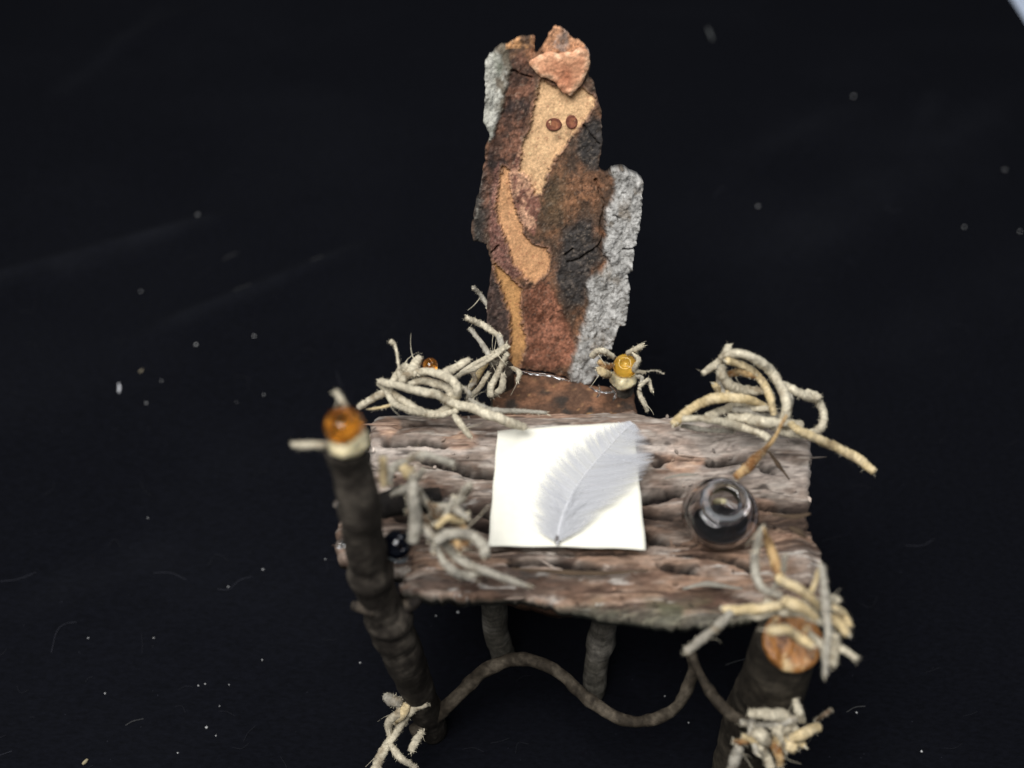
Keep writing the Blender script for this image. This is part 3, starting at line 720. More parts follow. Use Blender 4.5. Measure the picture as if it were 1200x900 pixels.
def top_c(x, y, u, v, h, e, seed, warm):
    r1, r2, fur = bark_relief(x, y, seed)
    wy = y + .2 * n2(x, y, .4, .7, 3, seed + 50); a = n2(x, wy, .4, 1.5, 5, seed + 20, .6); b_ = n2(x, wy, .9, 8, 4, seed + 21, .65); f = n2(x, wy, 3, 18, 3, seed + 22)
    c = mixc(np.tile(lin(146, 130, 118), (len(x), 1)), lin(188, 177, 166), sm(-.1, .4, b_))
    c = mixc(c, lin(138, 110, 92) if warm < .1 else lin(146, 112, 88), sm(.0 - warm, .34 - warm, a) * (.8 if warm < .1 else .7))
    c = mixc(c, lin(104, 80, 66), sm(.08, .38, n2(x, y, 1.1, 3.2, 4, seed + 23, .6)) * .85)
    c = mixc(c, lin(66, 48, 40), sm(.45, .9, fur) * .75)
    c = mixc(c, lin(196, 190, 182), sm(.32, .5, n2(x, wy, 1.2, 7, 4, seed + 25)) * .7)
    wu = u + 5 * n2(x, y, 2, 2, 3, seed + 26); wv = v + 4 * n2(x, y, 2, 2, 3, seed + 27)
    for (pc, ru, rv) in PATCH:
        m = 1 - sm(.75, 1.05, np.hypot((wu - pc[0]) / ru, (wv - pc[1]) / rv))
        c = mixc(c, mixc(np.tile(lin(164, 132, 112), (len(x), 1)), lin(188, 156, 132), sm(-.2, .5, f)), m * (sm(-.5, -.1, a + .5 * b_ + .2) if pc[0] > 545 else .95))
    m = sm(.1, .4, n2(x, y, 1.2, 1.2, 3, seed + 28)) * np.exp(-((v - 716) / 12) ** 2); c = mixc(c, lin(104, 112, 82), m * .6)
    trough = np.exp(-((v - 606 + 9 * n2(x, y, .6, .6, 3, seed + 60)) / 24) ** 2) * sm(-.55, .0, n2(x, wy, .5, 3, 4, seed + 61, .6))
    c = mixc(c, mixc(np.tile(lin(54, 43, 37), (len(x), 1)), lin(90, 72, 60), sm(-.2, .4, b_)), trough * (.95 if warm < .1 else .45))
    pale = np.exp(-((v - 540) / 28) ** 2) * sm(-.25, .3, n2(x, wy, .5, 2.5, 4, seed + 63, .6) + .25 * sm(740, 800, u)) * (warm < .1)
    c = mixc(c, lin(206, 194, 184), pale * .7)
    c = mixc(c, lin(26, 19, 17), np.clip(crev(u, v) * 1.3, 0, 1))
    lip = (1 - sm(.10, .42, e + .15 * n2(x, y, 2, 2, 3, seed + 62))) * sm(600, 660, u) * sm(700, 712, v) * (warm > .1)
    c = mixc(c, mixc(np.tile(lin(70, 70, 62), (len(x), 1)), lin(108, 106, 92), sm(-.2, .4, f)), lip * .85)
    hf = n2(x, wy, 4, 26, 3, seed + 40, .75)
    c = mixc(c, lin(48, 38, 34), sm(.22, .42, n2(x, wy, .8, 10, 4, seed + 41, .65)) * .75)
    return np.clip(c * np.clip(1 + .3 * f + .55 * hf, .3, 1.7)[:, None], .004, .9) * .80
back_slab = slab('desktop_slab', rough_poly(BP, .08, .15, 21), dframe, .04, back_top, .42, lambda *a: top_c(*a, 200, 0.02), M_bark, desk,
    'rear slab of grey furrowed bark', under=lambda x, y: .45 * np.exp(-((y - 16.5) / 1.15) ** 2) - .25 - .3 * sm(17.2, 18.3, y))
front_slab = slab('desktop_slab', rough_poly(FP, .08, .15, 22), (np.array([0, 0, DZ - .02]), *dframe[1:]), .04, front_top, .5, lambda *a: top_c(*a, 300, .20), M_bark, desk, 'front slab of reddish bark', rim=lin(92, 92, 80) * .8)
# crumbs and lifted slivers of bark on the slabs
rnd = np.random.default_rng(41); CVs, CFs, CCs = [], [], []
for slab_o, cnt in ((back_slab, 130), (front_slab, 80)):
    me = slab_o.data; nvv = len(me.vertices); co = np.empty(nvv * 3); me.vertices.foreach_get('co', co); co = co.reshape(-1, 3)[:nvv // 2]
    ca = np.empty(nvv * 4, np.float32); me.attributes['col'].data.foreach_get('color', ca); ca = ca.reshape(-1, 4)[:, :3]
    off = np.array(desk.location)
    for _ in range(cnt):
        k = rnd.integers(0, len(co)); p = co[k] + off
        pu, pv = proj(p[None])
        if 555 < pu[0] < 775 and 478 < pv[0] < 655: continue        # none under the paper
        L = rnd.uniform(.03, .10) if rnd.random() < .8 else rnd.uniform(.15, .45); W = rnd.uniform(.015, .045) if L < .12 else rnd.uniform(.012, .035)
        a = rnd.normal(0, .25) if L > .12 else rnd.uniform(0, 3.1)
        d = np.array([math.cos(a), math.sin(a), rnd.normal(0, .12)]); e_ = np.array([-math.sin(a), math.cos(a), rnd.normal(0, .2)])
        i = len(CVs); up = np.array([0, 0, W * .7])
        pts = [p - d * L, p - d * L * .3 + e_ * W, p + d * L * .5 + e_ * W * .8, p + d * L, p + d * L * .4 - e_ * W, p - d * L * .4 - e_ * W * .9]
        CVs += [q + up * .1 for q in pts] + [q + up + np.array([0, 0, rnd.uniform(0, .03)]) for q in pts]
        for q in range(6): CFs.append((i + q, i + (q + 1) % 6, i + 6 + (q + 1) % 6, i + 6 + q))
        CFs.append(tuple(i + 6 + q for q in range(6)))
        cc = ca[k] * rnd.uniform(.55, 1.4); CCs += [cc] * 12
link_mesh('bark_crumbs', CVs, CFs, M_bark, desk, np.array(CCs), False, 'stuff')
# splinters lifted off the slabs
for k, (pts, rp, tt, ck) in enumerate((
        ([(900, 529), (908, 540), (916, 550), (925, 562)], 4.2, 26.3, 'b'),
        ([(780, 560), (800, 556), (822, 557)], 3, 26.0, 'g'), ([(800, 690), (830, 684), (870, 690)], 4.5, 24.6, 'g'),
        ([(905, 604), (930, 606), (950, 602)], 5, 25.4, 'b'), ([(925, 618), (938, 624), (944, 630)], 6, 25.2, 'b'), ([(600, 666), (680, 672), (760, 668)], 4, 24.9, 'b'))):
    v, f, c, r = tube_arrays([P(a, b_, t=tt) for a, b_ in pts], [rp * .3 * tt / FPX, rp * tt / FPX, rp * .3 * tt / FPX], 8, .5, 5, 400 + k, .06, .03, .5)
    link_mesh('splinter', v, f, M_bark, desk, np.tile((COLS[ck][0] * .7), (len(v), 1)))

# legs: two front posts and two rear posts
lp_top = P(407, 522, y=12.9)
left_post = twig('leg', [P(508, 856, z=0.03), P(470, 760, y=12.2), P(440, 690, y=12.4), P(424, 610, y=12.6), lp_top], [.40, .50, .47, .44, .40], desk, lin(58, 52, 46), lin(104, 96, 86), 121, knots=((.36, .16, .025), (.42, -.06, .02), (.30, .08, .02), (.56, .12, .02), (.6, -.08, .012)), amp=.16)
rp_top = P(922, 750, y=11.45)
right_post = twig('leg', [P(862, 925, z=.03), P(880, 850, y=11.2), P(905, 800, y=11.3), rp_top], [.70, .74, .76, .70], desk, lin(56, 50, 42), lin(92, 84, 72), 123, amp=.14, knots=((.4, .06, .05),))
v, f = lathe([(1e-3, -.25)] + [(.62, -.22), (.68, -.05), (.66, .08)] + [(q, .12) for q in (.6, .52, .44, .36, .28, .2, .12, .05, 1e-3)], 48, rp_top + np.array([.06, -.16, .26]), (.06, -.42, 1))
q = n2(v[:, 0], v[:, 1], 3, 1.5, 4, 88, .7); v[:, 2] += .20 * q * (np.arange(len(v)) >= 3 * 48)
cc = mixc(np.tile(lin(182, 124, 66), (len(v), 1)), lin(104, 64, 34), sm(-.1, .35, n2(v[:, 0], v[:, 1], 5, 2.5, 4, 89, .7))); cc = mixc(cc, lin(212, 184, 136), sm(.15, .4, n2(v[:, 0], v[:, 1], 4, 4, 4, 90)))
link_mesh('broken_end', v, f, M_wood, desk, cc * .8, True, None, 'splintered orange brown post end')
rl = P(480, 490, y=17.2); rr_ = P(915, 515, y=16.9)
twig('leg', [np.array([rl[0] + .35, 17.0, .03]), np.array([rl[0], 17.0, 7.3])], [.45, .4], desk, DK1, DK2, 125)
twig('leg', [np.array([rr_[0] - .35, 16.8, .03]), np.array([rr_[0], 16.8, 7.3])], [.45, .4], desk, DK1, DK2, 127)
# side twigs on the left post
for k, (pts, rp, tt) in enumerate((([(440, 716), (424, 712), (413, 709)], 9, 24.8), ([(470, 716), (486, 706), (494, 700)], 10, 25.4))):
    twig('twig_stub', [P(a, b_, t=tt) for a, b_ in pts], [rp * tt / FPX, rp * .8 * tt / FPX, rp * .55 * tt / FPX], left_post, lin(50, 44, 40), DK2, 140 + k, 12)
twig('twig_stub', [P(446, 596, t=24.9), P(478, 586, t=25.1), P(515, 584, t=25.3)], [.30, .36, .26], desk, lin(36, 32, 30), lin(70, 62, 56), 144, 14, .5, 2.5)
twig('twig_stub', [P(524, 676, t=26.9), P(536, 696, t=26.6), P(542, 706, t=26.4)], [.3, .32, .18], desk, DK1, DK2, 145, 14)
bead(desk, P(403, 499, y=12.9), .385, M_amber_dark, 'brown amber bead on the tall post', (0, -.05, 1), .42)
blob('glue', desk, P(409, 519, y=12.75), .36, M_glue, .65, .35, 5, 4)
blob('glue', desk, P(414, 512, y=12.8), .26, M_glue, 1.0, .4, 6, 4)
bead(desk, P(504, 428, t=27.3), .19, M_amber_dark, 'small brown bead in the rear rootlets')
bead(desk, P(466, 638, t=24.0), .33, M_blue, 'dark blue glass bead beside the tall post', (.3, -.6, .6), .2)
blob('glue', desk, P(468, 650, t=24.2), .24, M_clearglue, .6, .3, 8, 3)
blob('glue', desk, P(399, 638, t=24.6), .11, M_clearglue, .8, .3, 18, 5)
blob('glue', desk, P(395, 591, t=24.0), .09, M_clearglue, .9, .3, 19, 5)

twig('stretcher', [P(484, 856, t=29.9), P(510, 840, t=29.7), P(540, 810, t=29.3), P(573, 783, t=28.9), P(607, 772, t=28.6), P(633, 777, t=28.4), P(660, 793, t=28.3), P(687, 817, t=28.2), P(720, 840, t=28.0), P(750, 847, t=27.8), P(777, 840, t=27.5), P(800, 820, t=27.1), P(813, 790, t=26.6), P(810, 768, t=26.2)], [.19, .18, .165, .155, .145, .13], desk, lin(66, 58, 48), lin(112, 102, 88), 151, 14, .3, 2.2, knots=((.18, .22, .012), (.33, .14, .015), (.55, .25, .012), (.72, .15, .012), (.88, .2, .012)), label='wavy curled twig between the legs')
twig('stretcher', [P(808, 764, t=26.1), P(822, 792, t=26.0), P(838, 818, t=25.9), P(858, 838, t=25.8), P(886, 850, t=25.7)], [.10, .12, .14, .15], desk, lin(66, 58, 48), lin(112, 102, 88), 152, 12, .3, 2.2, knots=((.4, .25, .03),))

tie(desk, 'root_tie', 27.2, [
    ([(472, 447), (477, 439), (501, 435), (525, 440), (537, 457), (531, 474), (507, 483), (480, 477), (459, 463), (445, 449)], 5.2, 'c', None, -.25),
    ([(444, 444), (469, 452), (507, 463), (533, 473), (560, 481), (587, 491), (617, 500)], 5.6, 'c', [.8, .9, 1, 1.1, 1.1, 1.1, .9], -.5),
    ([(421, 478), (440, 465), (455, 455), (466, 437), (478, 431)], 4.8, 'c'),
    ([(480, 440), (487, 429), (494, 419)], 6, 'c'),
    ([(518, 440), (533, 432), (550, 422)], 5.2, 'c'),
    ([(456, 400), (464, 409), (468, 432)], 2.2, 'c', [1.6, 1.2, .8, .8, .8]),
    ([(530, 447), (545, 437), (562, 429), (580, 417), (594, 406)], 3.0, 'c', None, .8),
    ([(531, 486), (541, 499), (553, 513)], 4.2, 'c', None, -.7),
    ([(549, 468), (565, 476), (590, 482), (640, 484)], 3.2, 'g', None, -.2),
    ([(430, 479), (448, 477), (468, 471)], 2, 'y'),
    ([(478, 452), (495, 446), (512, 450), (528, 460), (520, 470)], 5.4, 'c'),
    ([(450, 455), (462, 470), (485, 482), (510, 487), (535, 480)], 4.4, 'c', None, -.4),
    ([(475, 446), (470, 438), (476, 430), (488, 440)], 4.6, 'c'),
    ([(545, 455), (552, 463), (548, 470)], 3.6, 'g'),
], 21)
tie(desk, 'root_tie', 26.6, [
    ([(846, 421), (863, 415), (886, 422), (905, 436), (916, 455), (921, 478), (917, 492)], 6.4, 'c', None, -.4),
    ([(850, 424), (877, 430), (893, 443), (903, 464), (906, 486)], 5.2, 'y', None, -.3),
    ([(825, 437), (836, 429), (846, 421), (851, 412), (853, 405)], 5.4, 'c'),
    ([(846, 430), (847, 440), (858, 455), (877, 459), (900, 459)], 5.6, 'c'),
    ([(853, 439), (870, 436), (888, 441)], 5.6, 'o'),
    ([(790, 497), (803, 485), (818, 473), (842, 466), (872, 468), (899, 477)], 5.8, 'y', None, -.3),
    ([(828, 487), (845, 482), (866, 475), (890, 477), (908, 480)], 5.2, 'c'),
    ([(918, 452), (930, 458), (944, 465), (958, 471), (966, 485), (963, 500), (951, 508), (933, 508)], 5.8, 'c'),
    ([(925, 494), (940, 507), (970, 518), (998, 533), (1023, 555)], 6.4, 'y', [.7, .9, 1, 1, 1, .95, .7], -.8),
    ([(800, 493), (825, 492), (850, 495), (872, 499), (890, 507), (903, 516)], 5.2, 'c', None, -.5),
    ([(855, 487), (875, 489), (895, 494), (919, 497), (940, 499)], 6.2, 'c', None, -.4),
    ([(922, 486), (909, 511), (893, 529), (877, 546), (861, 560)], 4.6, 'o', [.5, .45, .6, 1.3, 1.5, .9], -1.2),
    ([(838, 450), (845, 458), (852, 463)], 5, 'y'),
    ([(942, 462), (950, 463), (960, 464)], 6, 'c'),
    ([(905, 500), (922, 507), (940, 512)], 5.5, 'c', None, -.5),
    ([(860, 480), (880, 482), (900, 488), (918, 486)], 5, 'g'),
    ([(915, 455), (925, 466), (922, 490), (930, 505)], 4.6, 'g'),
    ([(842, 430), (842, 448), (848, 462)], 4.5, 'g'),
    ([(800, 500), (830, 504), (860, 506)], 3.2, 'g'),
], 22)
tie(desk, 'root_tie', 23.4, [
    ([(511, 632), (532, 625), (556, 628), (567, 638), (569, 651)], 7.0, 'g', None, -.2),
    ([(456, 566), (459, 548), (477, 538), (501, 536), (531, 545)], 5.2, 'g', None, .4),
    ([(461, 577), (480, 569), (494, 551)], 5.2, 'g', None, .4),
    ([(484, 556), (485, 583), (488, 612), (486, 634)], 7.0, 'g', [.7, .9, 1, 1.1, 1.1, .9], -.4),
    ([(550, 567), (543, 580), (533, 594)], 6.2, 'g', None, .3),
    ([(508, 600), (520, 594), (534, 597), (549, 608)], 5.2, 'g'),
    ([(510, 636), (517, 655), (528, 667), (543, 674), (562, 673)], 5.2, 'g'),
    ([(516, 634), (530, 648), (550, 661), (582, 674), (622, 688)], 6.0, 'g', [.9, 1, 1, 1, .8, .5]),
    ([(506, 596), (512, 604), (520, 606)], 7.5, 'o', None, .2),
    ([(528, 606), (536, 613), (541, 622), (538, 645)], 6, 'o', None, .2),
    ([(446, 540), (448, 556), (448, 572)], 6.0, 'y', None, -1.2),
    ([(470, 548), (477, 556), (482, 552)], 7, 'y', None, .4),
    ([(495, 612), (502, 624), (512, 634)], 6, 'g'),
    ([(476, 600), (492, 604), (506, 618), (514, 640)], 4, 'b'),
    ([(500, 590), (515, 604), (532, 612), (548, 630)], 4, 'b'),
    ([(512, 618), (526, 608), (540, 612), (550, 602)], 4.5, 'y'),
    ([(490, 572), (500, 590), (512, 600)], 5, 'g'),
    ([(520, 640), (532, 634), (540, 642), (548, 636)], 4.5, 'o'),
    ([(508, 645), (514, 622), (526, 600), (534, 582)], 3, 'g'),
], 23)
tie(desk, 'root_tie', 21.4, [
    ([(343, 520), (358, 522), (374, 522), (392, 524)], 5.2, 'c'),
    ([(390, 460), (396, 467), (404, 478)], 3.6, 'c', None, .2),
], 24)
tie(desk, 'root_tie', 23.4, [
    ([(848, 711), (870, 713), (895, 712), (922, 706)], 7.0, 'y', None, -.2),
    ([(804, 765), (830, 741), (858, 719)], 6.0, 'g'),
    ([(893, 620), (900, 640), (907, 660), (914, 680)], 6.5, 'o', [.4, .9, 1.1, 1.2, .9], .2),
    ([(883, 650), (885, 672), (894, 690), (914, 698)], 6.0, 'g', None, -.1),
    ([(890, 618), (886, 640), (884, 660)], 5, 'g', [.4, 1, 1, .9]),
    ([(912, 676), (928, 686), (946, 697), (960, 712)], 6.4, 'y', None, -.2),
    ([(961, 662), (967, 705), (969, 743), (965, 790)], 5.0, 'g', None, -.8),
    ([(962, 704), (974, 702), (984, 704)], 6.4, 'c'),
    ([(968, 722), (982, 728), (994, 742)], 7.6, 'y'),
    ([(968, 750), (985, 760), (1003, 773)], 5.2, 'c'),
    ([(980, 742), (979, 762), (976, 781)], 6.4, 'c'),
    ([(900, 739), (918, 738), (936, 748), (954, 758)], 6.2, 'y', None, -1.2),
    ([(916, 703), (936, 712), (954, 724)], 8.4, 'y', None, -.5),
    ([(896, 706), (915, 716), (938, 718), (962, 730)], 6.6, 'c', None, -.3),
    ([(870, 716), (890, 722), (910, 716)], 6, 'c'),
    ([(976, 712), (988, 722), (996, 736)], 6, 'y'),
    ([(905, 690), (916, 672), (920, 650)], 3.4, 'g'),
    ([(940, 700), (952, 688), (958, 668)], 3.4, 'y'),
    ([(950, 742), (966, 758), (970, 776)], 5, 'c'),
], 25)
tie(desk, 'root_tie', 25.0, [
    ([(878, 836), (900, 838), (920, 842), (918, 866)], 8.0, 'c'),
    ([(930, 819), (936, 834), (942, 845)], 5.6, 'c'),
    ([(925, 868), (942, 862), (960, 853)], 6.4, 'y'),
    ([(886, 858), (893, 862), (898, 870)], 9, 'c'),
    ([(908, 852), (916, 868), (934, 878)], 7.4, 'y'),
    ([(890, 875), (898, 885), (904, 900)], 7.4, 'c'),
    ([(860, 870), (868, 870), (880, 870)], 4, 'o'),
    ([(955, 845), (966, 838), (974, 832)], 2.5, 'b'),
    ([(868, 876), (860, 890), (852, 905)], 6.4, 'g'),
    ([(910, 858), (925, 852), (936, 856)], 7, 'c'),
    ([(900, 868), (912, 884), (916, 898)], 6, 'o'),
    ([(866, 846), (888, 850), (914, 848), (936, 842)], 4.5, 'g'),
    ([(872, 862), (896, 872), (924, 868), (944, 872)], 4.5, 'y'),
    ([(884, 840), (880, 860), (886, 884)], 4, 'g'),
    ([(918, 840), (914, 858), (922, 880)], 4, 'c'),
], 26)
tie(desk, 'root_tie', 28.6, [
    ([(500, 824), (480, 836), (464, 860), (446, 890), (438, 905)], 5.6, 'c', [.9, 1, 1, 1.1, 1.2]),
    ([(468, 822), (467, 836), (455, 848), (457, 864)], 5.2, 'c'),
    ([(459, 874), (470, 890), (486, 900)], 4.2, 'c'),
    ([(494, 858), (488, 868), (482, 880)], 4.8, 'c'),
    ([(452, 818), (460, 822), (470, 822)], 8.0, 'g'),
    ([(475, 826), (470, 836), (462, 846)], 6.0, 'y'),
], 27, 60)

# ------------------------------------------------------------------ paper, feather, bottle
PZ = 8.42
paper = thing('paper_sheet', 'blank square of cream paper lying on the bark desk under a feather', 'paper', tuple(P(665, 570, z=PZ)))
PZF = 8.18
cor = [np.array(P(583, 505, z=PZ)), np.array(P(743, 495, z=PZ)), np.array(P(757, 644, z=PZF)), np.array(P(572, 640, z=PZF))]
n = 40; V = []
for j in range(n + 1):
    for i in range(n + 1):
        a, b_ = i / n, j / n
        p = (cor[0] * (1 - a) + cor[1] * a) * (1 - b_) + (cor[3] * (1 - a) + cor[2] * a) * b_
        bow = .05 * math.sin(a * 3.1) - .03 * math.sin(b_ * 3.1)
        V.append(p + np.array([.008 * math.sin(b_ * 23) * (a in (0, 1)), .01 * math.sin(a * 17) * (b_ in (0, 1)), bow]))
V = np.array(V); nv = len(V)
F = []; G = lambda i, j: j * (n + 1) + i
for j in range(n):
    for i in range(n):
        F.append((G(i, j + 1), G(i + 1, j + 1), G(i + 1, j), G(i, j)))
        F.append((nv + G(i, j), nv + G(i + 1, j), nv + G(i + 1, j + 1), nv + G(i, j + 1)))
for i in range(n):
    for (p, q) in ((G(i, 0), G(i + 1, 0)), (G(i + 1, n), G(i, n)), (G(0, i + 1), G(0, i)), (G(n, i), G(n, i + 1))):
        F.append((p, q, nv + q, nv + p))
link_mesh('sheet', np.concatenate([V, V - np.array([0, 0, .035])]), F, M_paper, paper)

FZ = PZ + .12
feather = thing('feather', 'small translucent white feather with a dark quill tip lying across the paper', 'feather', tuple(P(652, 632, z=PZF + .1)))
rach = np.array([(653, 638), (655, 620), (660, 602), (669, 582), (682, 561), (698, 541), (715, 522), (733, 503), (742, 496)], float)
lft = np.array([(652, 634), (634, 626), (622, 606), (622, 582), (632, 556), (652, 530), (680, 509), (706, 498), (728, 494), (742, 494)], float)
rgt = np.array([(654, 634), (678, 620), (704, 604), (728, 586), (748, 566), (762, 546), (767, 532), (762, 518), (752, 506), (744, 496)], float)
def c2(a, m): return catmull(np.c_[a, np.zeros(len(a))], m)[:, :2]
RA, LF, RG = c2(rach, 200), c2(lft, 200), c2(rgt, 200)
fz = lambda u, v, lift: P(u, v, z=FZ + lift + (v - 500) / 142 * (PZF - PZ))
def vane(side, O2, seed):
    rnd = np.random.default_rng(seed); V, F, OP = [], [], []
    nb = 150
    for k in range(nb):
        s = .03 + .96 * k / nb
        i0 = int(s * 199); i1 = int(min(.995, s * .84 + .13 + .006 * rnd.normal()) * 199)
        if side == 'r' and .66 < s < .76: i1 = int((s * .84 + .13 - .16 * math.sin((s - .66) / .10 * math.pi)) * 199)
        if side == 'l' and .69 < s < .71: i1 = min(199, i1 + 6)
        a = RA[i0]; c = O2[i1]
        mid = .5 * (a + c) + (RA[min(199, i0 + 22)] - a) * -.15
        reach = rnd.uniform(.94, 1.02) if s > .3 else rnd.uniform(.75, 1.05)
        pts = []
        for q in np.linspace(0, reach, 7):
            pts.append((1 - q) ** 2 * a + 2 * q * (1 - q) * mid + q * q * c)
        pts = np.array(pts)
        T = np.gradient(pts, axis=0); T /= np.linalg.norm(T, axis=1)[:, None] + 1e-9
        Nn = np.c_[-T[:, 1], T[:, 0]]
        wd = np.array([1.1, 1.6, 1.9, 2.0, 1.9, 1.5, .5]) * (1.0 if s > .25 else .6)
        i = len(V); op = .40 + .13 * rnd.normal() + (.22 * sm(.6, 1, s) if side == 'r' else 0); jit = .008 * rnd.normal()
        for j in range(7):
            lift = .05 + .10 * (j / 6) ** 2 * (1 - .4 * s) - .05 * (j / 6) + jit * j / 6
            for sg in (-1, 1):
                p = pts[j] + sg * wd[j] * Nn[j]; V.append(fz(p[0], p[1], lift + .006 * sg)); OP.append([min(.95, max(.2, op + .55 * (j / 6) ** 1.8))] * 3)
        for j in range(6):
            F.append((i + 2 * j, i + 2 * j + 1, i + 2 * j + 3, i + 2 * j + 2))
    o = link_mesh('vane', V, F, M_feather, feather, np.array(OP), True, 'stuff')
    return o
vane('l', LF, 1); vane('r', RG, 2)
rnd = np.random.default_rng(5); V, F = [], []
for k in range(210):                                   # downy barbs round the quill
    s = rnd.uniform(.02, .34); a = RA[int(s * 199)]
    ang = rnd.choice([-1, 1]) * rnd.uniform(.35, 1.5); L = rnd.uniform(14, 40)
    d = np.array([math.sin(ang), -math.cos(ang)]) * L
    pts = np.array([a + d * q + np.array([rnd.normal() * 1.5, -6 * q * q]) * q for q in np.linspace(0, 1, 6)])
    T = np.gradient(pts, axis=0); T /= np.linalg.norm(T, axis=1)[:, None] + 1e-9
    Nn = np.c_[-T[:, 1], T[:, 0]]; i = len(V); lf = rnd.uniform(0, .25)
    for j in range(6):
        for sg in (-1, 1):
            p = pts[j] + sg * .55 * (1 - j / 7) * Nn[j]; V.append(fz(p[0], p[1], .04 + lf * j / 5))
    for j in range(5): F.append((i + 2 * j, i + 2 * j + 1, i + 2 * j + 3, i + 2 * j + 2))
link_mesh('down', V, F, M_feather, feather, np.full(3, .5), True, 'stuff')
v, f, c, r = tube_arrays([fz(u, vv, .06) for u, vv in rach], [.022, .020, .018, .014, .010, .007], 8, .02, 3, 3, .08)
link_mesh('quill', v, f, M_quill, feather)
v, f, c, r = tube_arrays([fz(653, 637, .03), fz(652.5, 632, .05), fz(653.5, 628, .06)], [.045, .055, .03], 10, .2, 6, 3, .03)
link_mesh('quill_tip', v, f, M_quilltip, feather)

BZ = 8.0
bc = P(843, 603, z=BZ + .45); bc[2] = BZ
bottle = thing('glass_bottle', 'tiny round clear glass bottle holding black ink on the right of the bark desk', 'bottle', tuple(bc))
outer = [(1e-3, .0), (.30, .0), (.46, .02), (.62, .09), (.77, .23), (.85, .45), (.82, .66), (.71, .83), (.57, .94), (.49, .99), (.46, 1.04), (.47, 1.09), (.51, 1.12), (.53, 1.16), (.50, 1.20), (.44, 1.20)]
inner = [(.33, 1.18), (.30, 1.10), (.30, 1.00), (.40, .92), (.57, .84), (.69, .68), (.74, .48), (.67, .27), (.52, .14), (.36, .09), (1e-3, .08)]
prof = catmull(np.c_[np.array(outer + inner), np.zeros(len(outer + inner))], 120)[:, :2]
prof[:, 0] = np.maximum(prof[:, 0], 1e-4) * 1.05
TA = radians(9)                                  # it leans towards the front edge
def lean(v):
    q = v - bc; c_, s_ = math.cos(TA), math.sin(TA)
    return bc + np.stack([q[:, 0], c_ * q[:, 1] - s_ * q[:, 2], s_ * q[:, 1] + c_ * q[:, 2]], 1) + np.array([0, .04, .06])
v, f = lathe([tuple(q) for q in prof], 72, bc)
link_mesh('glass', lean(v), f, M_clear, bottle)
ri = np.array(inner[::-1]); ri = ri[ri[:, 1] < .7]
rin = lambda z: np.interp(z, ri[:, 1], ri[:, 0]) * 1.02
rows = [(max(1e-3, float(rin(z))), z) for z in np.linspace(.083, .60, 26)] + [(r_, .60) for r_ in np.linspace(.68, .001, 14)]
v, f = lathe(rows, 56, bc)
q = v - bc; lvl = np.clip(.25 - .42 * q[:, 1] + .02 * n2(q[:, 0], q[:, 1], 3, 3, 3, 77), .10, .58)
zc = np.minimum(q[:, 2], lvl); rr0 = np.hypot(q[:, 0], q[:, 1]) + 1e-9; k = np.minimum(1, rin(zc) / rr0)
v = bc + np.stack([q[:, 0] * k, q[:, 1] * k, zc], 1)
link_mesh('ink', lean(v), f, M_ink, bottle)
v, f, c, r = tube_arrays([bc + np.array([-.06, .40, .30]), bc + np.array([.0, .26, .62]), bc + np.array([.03, .12, .92])], [.05, .07, .06], 10, .4, 5, 33, .03)
link_mesh('root_bit', lean(v), f, M_root, bottle, np.tile(lin(196, 186, 150) * .8, (len(v), 1)))

# ------------------------------------------------------------------ lint on the cloth
rnd = np.random.default_rng(99)
def gpt(u, v):
    p = P(u, v, z=0); p[2] = float(cloth_height(np.array([p[0]]), np.array([p[1]]))[0]); return p
V, F, CO = [], [], []
def speck(u, v, r, c):
    p = gpt(u, v) + np.array([0, 0, r * .8]); i = len(V)
    for d in ((1, 0, 0), (-1, 0, 0), (0, 1, 0), (0, -1, 0), (0, 0, 1), (0, 0, -1)):
        V.append(p + np.array(d) * r * rnd.uniform(.6, 1.3)); CO.append(c)
    for q in ((0, 2, 4), (2, 1, 4), (1, 3, 4), (3, 0, 4), (2, 0, 5), (1, 2, 5), (3, 1, 5), (0, 3, 5)): F.append(tuple(i + a for a in q))
def hair(pts, wd, c):
    q = catmull(np.array([gpt(a, b_) + np.array([0, 0, .03 + .02 * rnd.random()]) for a, b_ in pts]), 9)
    T = np.gradient(q, axis=0); Nn = np.cross(T, [0, -.5, .8]); Nn /= np.linalg.norm(Nn, axis=1)[:, None]
    i = len(V)
    for k in range(9):
        for sg in (-1, 1): V.append(q[k] + sg * wd * Nn[k]); CO.append(c * .6)
    for k in range(8): F.append((i + 2 * k, i + 2 * k + 1, i + 2 * k + 3, i + 2 * k + 2))
WH = lin(215, 215, 215) * .8; DM = lin(100, 102, 118) * .26; DM2 = lin(56, 58, 70) * .35
for (u, v, r) in ((230, 404, .055), (298, 394, .055), (189, 446, .04), (171, 472, .045), (309, 462, .035), (277, 471, .03), (232, 253, .05), (165, 342, .035), (242, 852, .045), (253, 862, .035), (208, 882, .035), (307, 773, .03), (308, 667, .03), (381, 655, .03), (123, 812, .03), (267, 687, .03), (240, 801, .03), (257, 827, .03), (268, 802, .025), (537, 718, .05), (511, 722, .03), (1080, 881, .045), (1004, 835, .04), (888, 242, .05), (1000, 114, .06), (1130, 267, .05), (422, 777, .03), (807, 847, .03), (779, 816, .025), (966, 725, .02), (180, 747, .03), (103, 747, .03), (173, 606, .025), (1177, 200, .05), (1195, 272, .05), (232, 803, .03)):
    speck(u, v, r * .9, WH)
for _ in range(220):
    speck(rnd.uniform(-40, 1240), rnd.uniform(0, 920), rnd.uniform(.008, .02), DM)
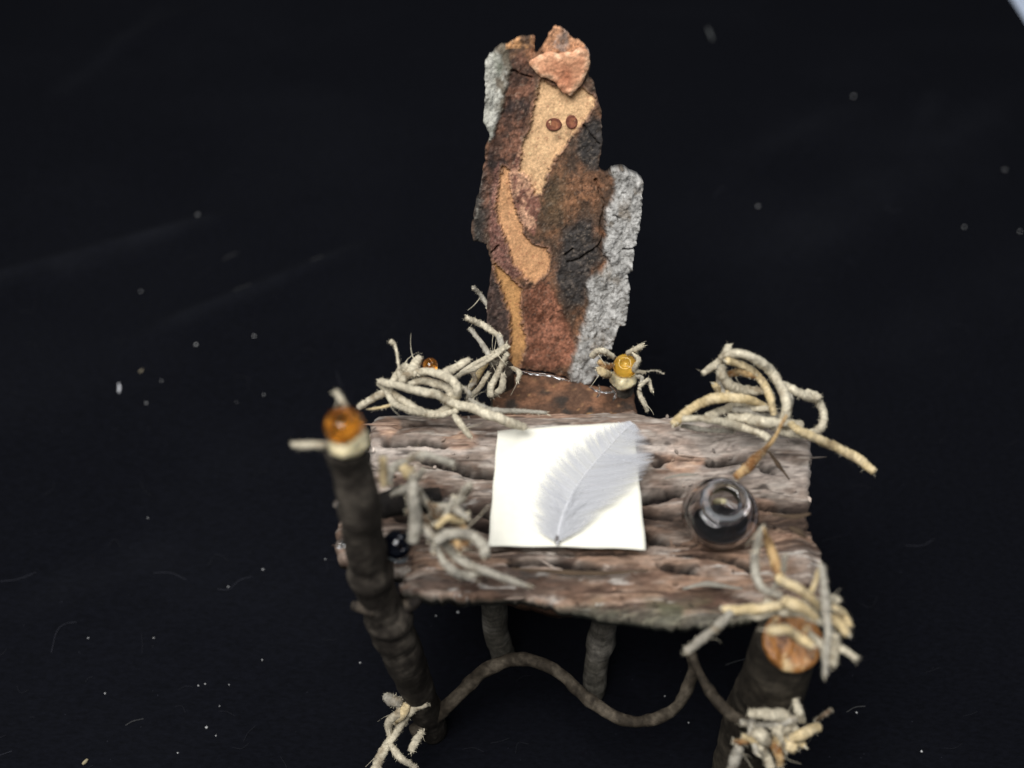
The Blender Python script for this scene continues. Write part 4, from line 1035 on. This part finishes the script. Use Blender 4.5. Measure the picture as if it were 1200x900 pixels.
for (pts, c) in (([(262, 305), (270, 300), (279, 297)], WH * .2), ([(365, 309), (372, 307), (380, 306)], WH * .16), ([(276, 350), (286, 345), (296, 342)], WH * .15), ([(255, 690), (268, 691), (280, 680), (295, 676)], DM), ([(0, 681), (20, 679), (42, 671)], DM), ([(180, 671), (200, 671), (218, 679)], DM), ([(60, 765), (66, 740), (76, 731), (90, 729)], DM), ([(147, 850), (155, 845), (168, 842)], WH * .16), ([(850, 780), (862, 776), (874, 773)], WH * .2), ([(992, 835), (1002, 829), (1014, 828)], WH * .2), ([(838, 231), (842, 224), (850, 219)], DM), ([(1035, 248), (1045, 252), (1056, 250)], DM), ([(0, 885), (6, 883), (14, 880)], DM), ([(395, 436), (398, 448), (402, 452)], DM), ([(1060, 640), (1080, 640), (1095, 632)], DM)):
    hair(pts, .008, c)
for _ in range(130):
    u, v = rnd.uniform(-40, 1240), rnd.uniform(0, 920); L = rnd.uniform(6, 26); a = rnd.normal(-.45, .5)
    d = np.array([math.cos(a), math.sin(a)]) * L; nn = np.array([-d[1], d[0]]) * rnd.normal() * .25
    hair([(u, v), tuple(np.array([u, v]) + d * .5 + nn), tuple(np.array([u, v]) + d)], .006, DM2)
link_mesh('lint', V, F, M_lint, None, np.array(CO), False, 'stuff')

def crumb(name, label, cat, pts, rad, c):
    q = [gpt(a, b_) + np.array([0, 0, rad]) for a, b_ in pts]
    v, f, cc, r_ = tube_arrays(q, [rad * .6, rad, rad * .6], 8, .3, 6, int(pts[0][0]), .03)
    o = link_mesh(name, v - q[0], f, M_root, None, np.tile(c * .8, (len(v), 1)))
    o.location = q[0]; o['label'] = label; o['category'] = cat
    return o
crumb('lint_thread', 'short upright white shred on the black cloth far left of the desk', 'lint', [(139.5, 450), (140, 455), (139.5, 460)], .045, lin(235, 235, 240))
crumb('lint_thread', 'faint grey shred on the cloth right of the top of the chair', 'lint', [(829, 34), (832, 41), (835, 48)], .06, lin(110, 112, 112))
crumb('seed_husk', 'tan husk on the cloth at the bottom left corner', 'husk', [(97, 896), (100, 893), (103, 890)], .055, lin(170, 158, 128))
crumb('seed_husk', 'tiny tan husk just above the row of white specks on the left cloth', 'husk', [(163.5, 436.5), (165.5, 435), (167.5, 433)], .04, lin(150, 140, 120))
